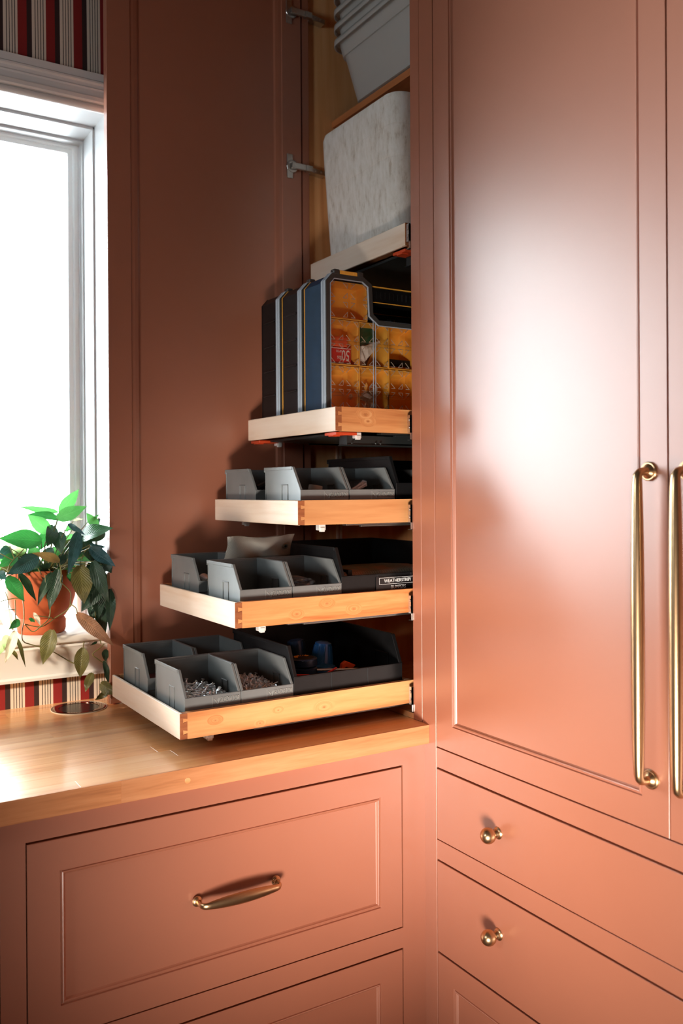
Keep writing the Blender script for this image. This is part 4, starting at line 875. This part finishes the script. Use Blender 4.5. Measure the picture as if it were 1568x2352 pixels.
crumple('green_packet', 'dark green packet behind the clear lid', 'packet', [(0, 0), (.066, .028), (.070, .052), (.052, .060), (.004, .058)], (CX+.086, CY+.046, CZ+.170), M['green'], .004, .002)
crumple('white_packet', 'torn white paper packet below the dark green one', 'packet', [(0, .030), (.006, .002), (.014, -.016), (.026, -.004), (.040, .010), (.070, .052), (.036, .038), (.012, .034)], (CX+.0885, CY+.034, CZ+.148), M['whitepap'], .004, .004)
crumple('brown_card', 'dark red brown card tucked under the white packet', 'card', [(0, 0), (.046, .004), (.060, .036), (.030, .030), (.004, .012)], (CX+.090, CY+.052, CZ+.1395), plain('brown_card', (.09, .025, .015, 1), .5), .003, .002)
o = MB().box(0, .060, 0, .006, 0, .016).build('black_strip', M['blackplas'], bevel=.001); o.location = (CX+.1815, CY+.03, CZ+.1440); tag(o, 'black plastic strip lying in the third amber compartment', 'strip')
for k in range(16):
    kind = k % 4; x = CX+.0945+random.uniform(0, .052); z = CZ+.044+random.uniform(0, .055)*(1-.4*abs(random.random())); y = CY+.024+random.uniform(0, .02)
    b = MB()
    if kind == 0: b.lathe([(.002, 0), (.011, .001), (.011, .004), (.002, .005)], seg=18, axis='Y'); mt, nm, cat = M['whitepap'], 'white_washer', 'washer'
    elif kind == 1: b.ring('Y', [(.010*math.cos(a*PI/8), .010*math.sin(a*PI/8)) for a in range(16)], [(.007*math.cos(a*PI/8), .007*math.sin(a*PI/8)) for a in range(16)], 0, .003); mt, nm, cat = zb, 'steel_ring', 'ring'
    elif kind == 2: b.prism('Y', [(0, 0), (.018, .004), (.020, .012), (.004, .010)], 0, .005); mt, nm, cat = zb, 'steel_bracket', 'bracket'
    else: b.lathe([(.004, 0), (.009, .004), (.008, .012), (.003, .018)], seg=14); mt, nm, cat = M['whitepap'], 'white_bumper', 'bumper'
    o = b.build(nm, mt, smooth='auto'); o.location = (x, y, z); o.rotation_euler = (random.uniform(-.6, .6), random.uniform(-1.5, 1.5), random.uniform(-.6, .6))
    tag(o, {'washer': 'white plastic washer jumbled in the lower amber compartment', 'ring': 'steel ring jumbled in the lower amber compartment', 'bracket': 'small steel bracket in the lower amber compartment', 'bumper': 'white rubber bumper in the lower amber compartment'}[cat], cat, 'small %ss in the lower amber compartment' % cat)

# ================================================================== tote and nested tubs above
def rrect(x0, x1, y0, y1, r, n=6):
    out = []
    for cx_, cy_, a0 in ((x1-r, y0+r, -PI/2), (x1-r, y1-r, 0), (x0+r, y1-r, PI/2), (x0+r, y0+r, PI)):
        for i in range(n+1):
            a = a0+i*PI/2/n; out.append((cx_+r*math.cos(a), cy_+r*math.sin(a)))
    return out
def loft(b, loops, cap0=True, cap1=True):
    n = len(loops[0]); vs = [p for l in loops for p in l]; fs = []
    for i in range(len(loops)-1):
        for k in range(n): fs.append((i*n+k, i*n+(k+1) % n, (i+1)*n+(k+1) % n, (i+1)*n+k))
    if cap0: fs.append(tuple(range(n)))
    if cap1: fs.append(tuple((len(loops)-1)*n+k for k in range(n)))
    b.add(vs, fs)
r = thing('felt_tote', 'tall cream speckled felt tote with rounded corners on the highest tray', 'tote', (.23, .3, 1.9455))
b = MB(); loops = []
for (z, ins) in ((0, .020), (.004, .016), (.10, .011), (.20, .006), (.2165, .0055), (.2175, .0065), (.2185, .0055), (.28, .0022), (.2875, .0018), (.2885, .0028), (.2895, .0018), (.348, 0), (.360, .003), (.366, .012)):
    loops.append([(x, y, z) for x, y in rrect(-.207+ins, .205-ins, -.156+ins, .188-ins, .038)])
loft(b, loops, True, False); b.build('tote_body', M['felt'], r, smooth='auto')
b = MB(); lp = [(x, y, .3645) for x, y in rrect(-.195, .195, -.145, .173, .034)]; b.add(lp, [tuple(range(len(lp)))]); b.build('tote_lid', M['felt'], r)
LBL = ['lowest of the nested frosted plastic tubs, standing on the shelf', 'second frosted tub up in the nested stack', 'third frosted tub up in the nested stack', 'fourth frosted tub up in the nested stack', 'fifth frosted tub, near the cabinet top']
for k in range(5):
    zo = 2.3845+k*.0385; T = thing('plastic_tub', LBL[k], 'tub', (.30, .25, zo), 'nested frosted plastic tubs')
    b = MB(); loops = []
    h_ = .158
    for t in (0, .03, .25, .5, .72, .721, 1.0):
        ins = .034*(1-t)+(.004 if t >= .721 else 0)*-1; zz = h_*t
        loops.append([(x, y, zz) for x, y in rrect(-.247+ins, .24-ins, -.185+ins, .195-ins, .022+.012*t)])
    inner = [[(x*.985, y*.985, z+.0015) for x, y, z in l] for l in reversed(loops)]
    loft(b, loops+inner, True, True); b.build('tub_body', M['tub'], T, smooth='auto')
    b = MB(); o_ = rrect(-.262, .252, -.197, .207, .040); i_ = rrect(-.248, .240, -.185, .194, .034)
    b.ring('Z', o_, i_, .150, .1535); b.ring('Z', o_, rrect(-.2605, .2505, -.1955, .2055, .039), .140, .1535); b.build('tub_rim', M['tub'], T, smooth='auto')

# ================================================================== grommet in the counter
GX, GY = -.580, .543
r = thing('pop_up_outlet', 'round bronze cable cover set in the counter beneath the plant', 'outlet', (GX, GY, CT))
b = MB(); b.lathe([(.0440, .0002), (.0445, .0016), (.0575, .0020), (.0592, .0014), (.0600, .0002)], seg=56, caps=False); b.build('cover_ring', M['bronze'], r, smooth='auto')
b = MB(); b.lathe([(.001, .0010), (.0435, .0010), (.0438, .0002)], seg=56, caps=False); b.build('cover_disc', plain('dark_cover_disc', (.022, .018, .016, 1), .25), r, smooth='auto')
b = MB(); b.lathe([(.0600, .0001), (.0604, .0018), (.0615, .0016), (.0618, .0001)], seg=56, caps=False); b.build('cover_rim', plain('pale_rim', (.75, .60, .45, 1), .3), r, smooth='auto')

# ================================================================== plant on the sill
PX, PY, PZ = -.632, .672, 1.0745
pl = thing('potted_plant', 'trailing vine with long pointed leaves in a terracotta pot on the window sill', 'plant', (PX, PY, PZ))
b = MB(); b.lathe([(.001, .0), (.050, .0), (.0540, .004), (.0555, .010), (.0555, .028), (.0530, .033), (.0505, .036), (.056, .042), (.069, .060), (.0765, .084), (.0785, .108), (.0780, .132), (.0765, .146), (.0750, .149), (.0725, .148), (.0715, .130), (.0700, .110), (.001, .108)], seg=48, caps=False)
b.build('pot', M['terra'], pl, smooth='auto')
b = MB(); b.lathe([(.001, .134), (.04, .136), (.0705, .130), (.0705, .118)], seg=32, caps=False); b.build('soil', M['soil'], pl, smooth='auto', kind='stuff')
def leaf(bx, by, bz, tx, ty, tz, wd, tilt, tone):
    Bp, Tp = Vector((bx, by, bz)), Vector((tx, ty, tz)); ax = Tp-Bp; L = ax.length; ax.normalize()
    view = (Vector((-1.12, -1.476, 1.408))-(Bp+Tp)/2).normalized()
    nrm = (view-ax*view.dot(ax)).normalized(); nrm = Matrix.Rotation(math.radians(tilt)*random.choice((-1, 1)), 3, ax) @ nrm
    if tone in 'gd' and nrm.z < .2: nrm = (nrm+Vector((0, 0, .35))-ax*Vector((0, 0, .35)).dot(ax)).normalized()
    sd = nrm.cross(ax).normalized(); n, m = 14, 6; vs = []; uv = []; fs = []
    wv = random.uniform(0, 6); curl = random.uniform(.03, .09)*L*random.choice((1, 1, -1))
    for i in range(n+1):
        u = i/n; hw = wd*.5*(math.sin(PI*min(1, u**.72))**.85)*(1-.25*u**3) if 0 < u < 1 else .0004
        if u < .1: hw = max(hw, wd*.10)
        for j in range(m+1):
            q = 2*j/m-1
            p = Bp+ax*(L*(u-.02*abs(q)*(u < .15)))+sd*(hw*q)+nrm*(curl*math.sin(PI*u)-abs(q)*hw*-.28+.0012*math.sin(11*u+wv)*abs(q))
            vs.append(p-Vector((PX, PY, PZ))); uv.append((u, j/m))
    for i in range(n):
        for j in range(m): a = i*(m+1)+j; fs.append((a, a+1, a+m+2, a+m+1))
    me = bpy.data.meshes.new('leaf'); me.from_pydata(vs, [], fs); ul = me.uv_layers.new(name='UVMap')
    for l in me.loops: ul.data[l.index].uv = uv[l.vertex_index]
    me.materials.append(LM[tone]); me.polygons.foreach_set('use_smooth', [True]*len(me.polygons))
    o = bpy.data.objects.new('leaf', me); COL.objects.link(o); o.parent = pl; return o
FILL = []
for i in range(34):
    a = random.uniform(0, 2*PI); rr = random.uniform(.02, .07); bx, by, bz = PX+rr*math.cos(a)+(.03 if i % 2 else 0), PY+rr*math.sin(a)*.8-.01, random.uniform(1.225, 1.295)
    ln = random.uniform(.05, .085); el = random.uniform(-.9, .35)
    tx, ty, tz = bx+ln*math.cos(a)*math.cos(el), by+ln*math.sin(a)*math.cos(el)*.6-.01, bz+ln*math.sin(el)
    tx = min(tx, -.522); bx = min(bx, -.525)
    FILL.append((bx, by, bz, tx, ty, tz, random.uniform(.022, .034), random.choice((5, 15, 25)), random.choice('kkkdddbog')))
for (bx, by, bz, tx, ty, tz) in ((-.530, .585, 1.28, -.520, .545, 1.20), (-.545, .57, 1.24, -.538, .55, 1.155), (-.522, .56, 1.22, -.516, .540, 1.13), (-.535, .565, 1.18, -.545, .555, 1.105), (-.528, .56, 1.16, -.518, .545, 1.075), (-.56, .59, 1.30, -.535, .55, 1.235)):
    FILL.append((bx, by, bz, tx, ty, tz, .034, 10, 'k'))
LEAVES += FILL
for args in LEAVES:
    o = leaf(*args)
    if args[-1] in 'tnc': o['label'] = {'t': 'tan backed leaf', 'n': 'brown dried leaf', 'c': 'leaf painted pale for strong light'}[args[-1]]
def smooth_path(pts, k=5):
    P = [Vector(p) for p in pts]; P = [P[0]*2-P[1]]+P+[P[-1]*2-P[-2]]; out = []
    for i in range(1, len(P)-2):
        for s in range(k):
            t = s/k; a, b_, c, d = P[i-1], P[i], P[i+1], P[i+2]
            out.append(.5*((2*b_)+(-a+c)*t+(2*a-5*b_+4*c-d)*t*t+(-a+3*b_-3*c+d)*t**3))
    out.append(P[-2]); return out
off = Vector((PX, PY, PZ))
for s_ in STEMS:
    b = MB(); b.tube([p-off for p in smooth_path(s_)], .00125, 6); b.build('vine_stem', M['stem'], pl, smooth='auto')
for args in LEAVES:      # petiole from the pot mouth or the nearest vine to each leaf base
    B_ = Vector(args[:3])-off
    if B_.z > .125:
        root = Vector((B_.x*.25, B_.y*.25-.01, .135)); mid = (root+B_)/2+Vector((0, 0, .012))
        b = MB(); b.tube([p for p in smooth_path([root, mid, B_], 4)], .0011, 5); b.build('leaf_stalk', M['stem'], pl, smooth='auto')
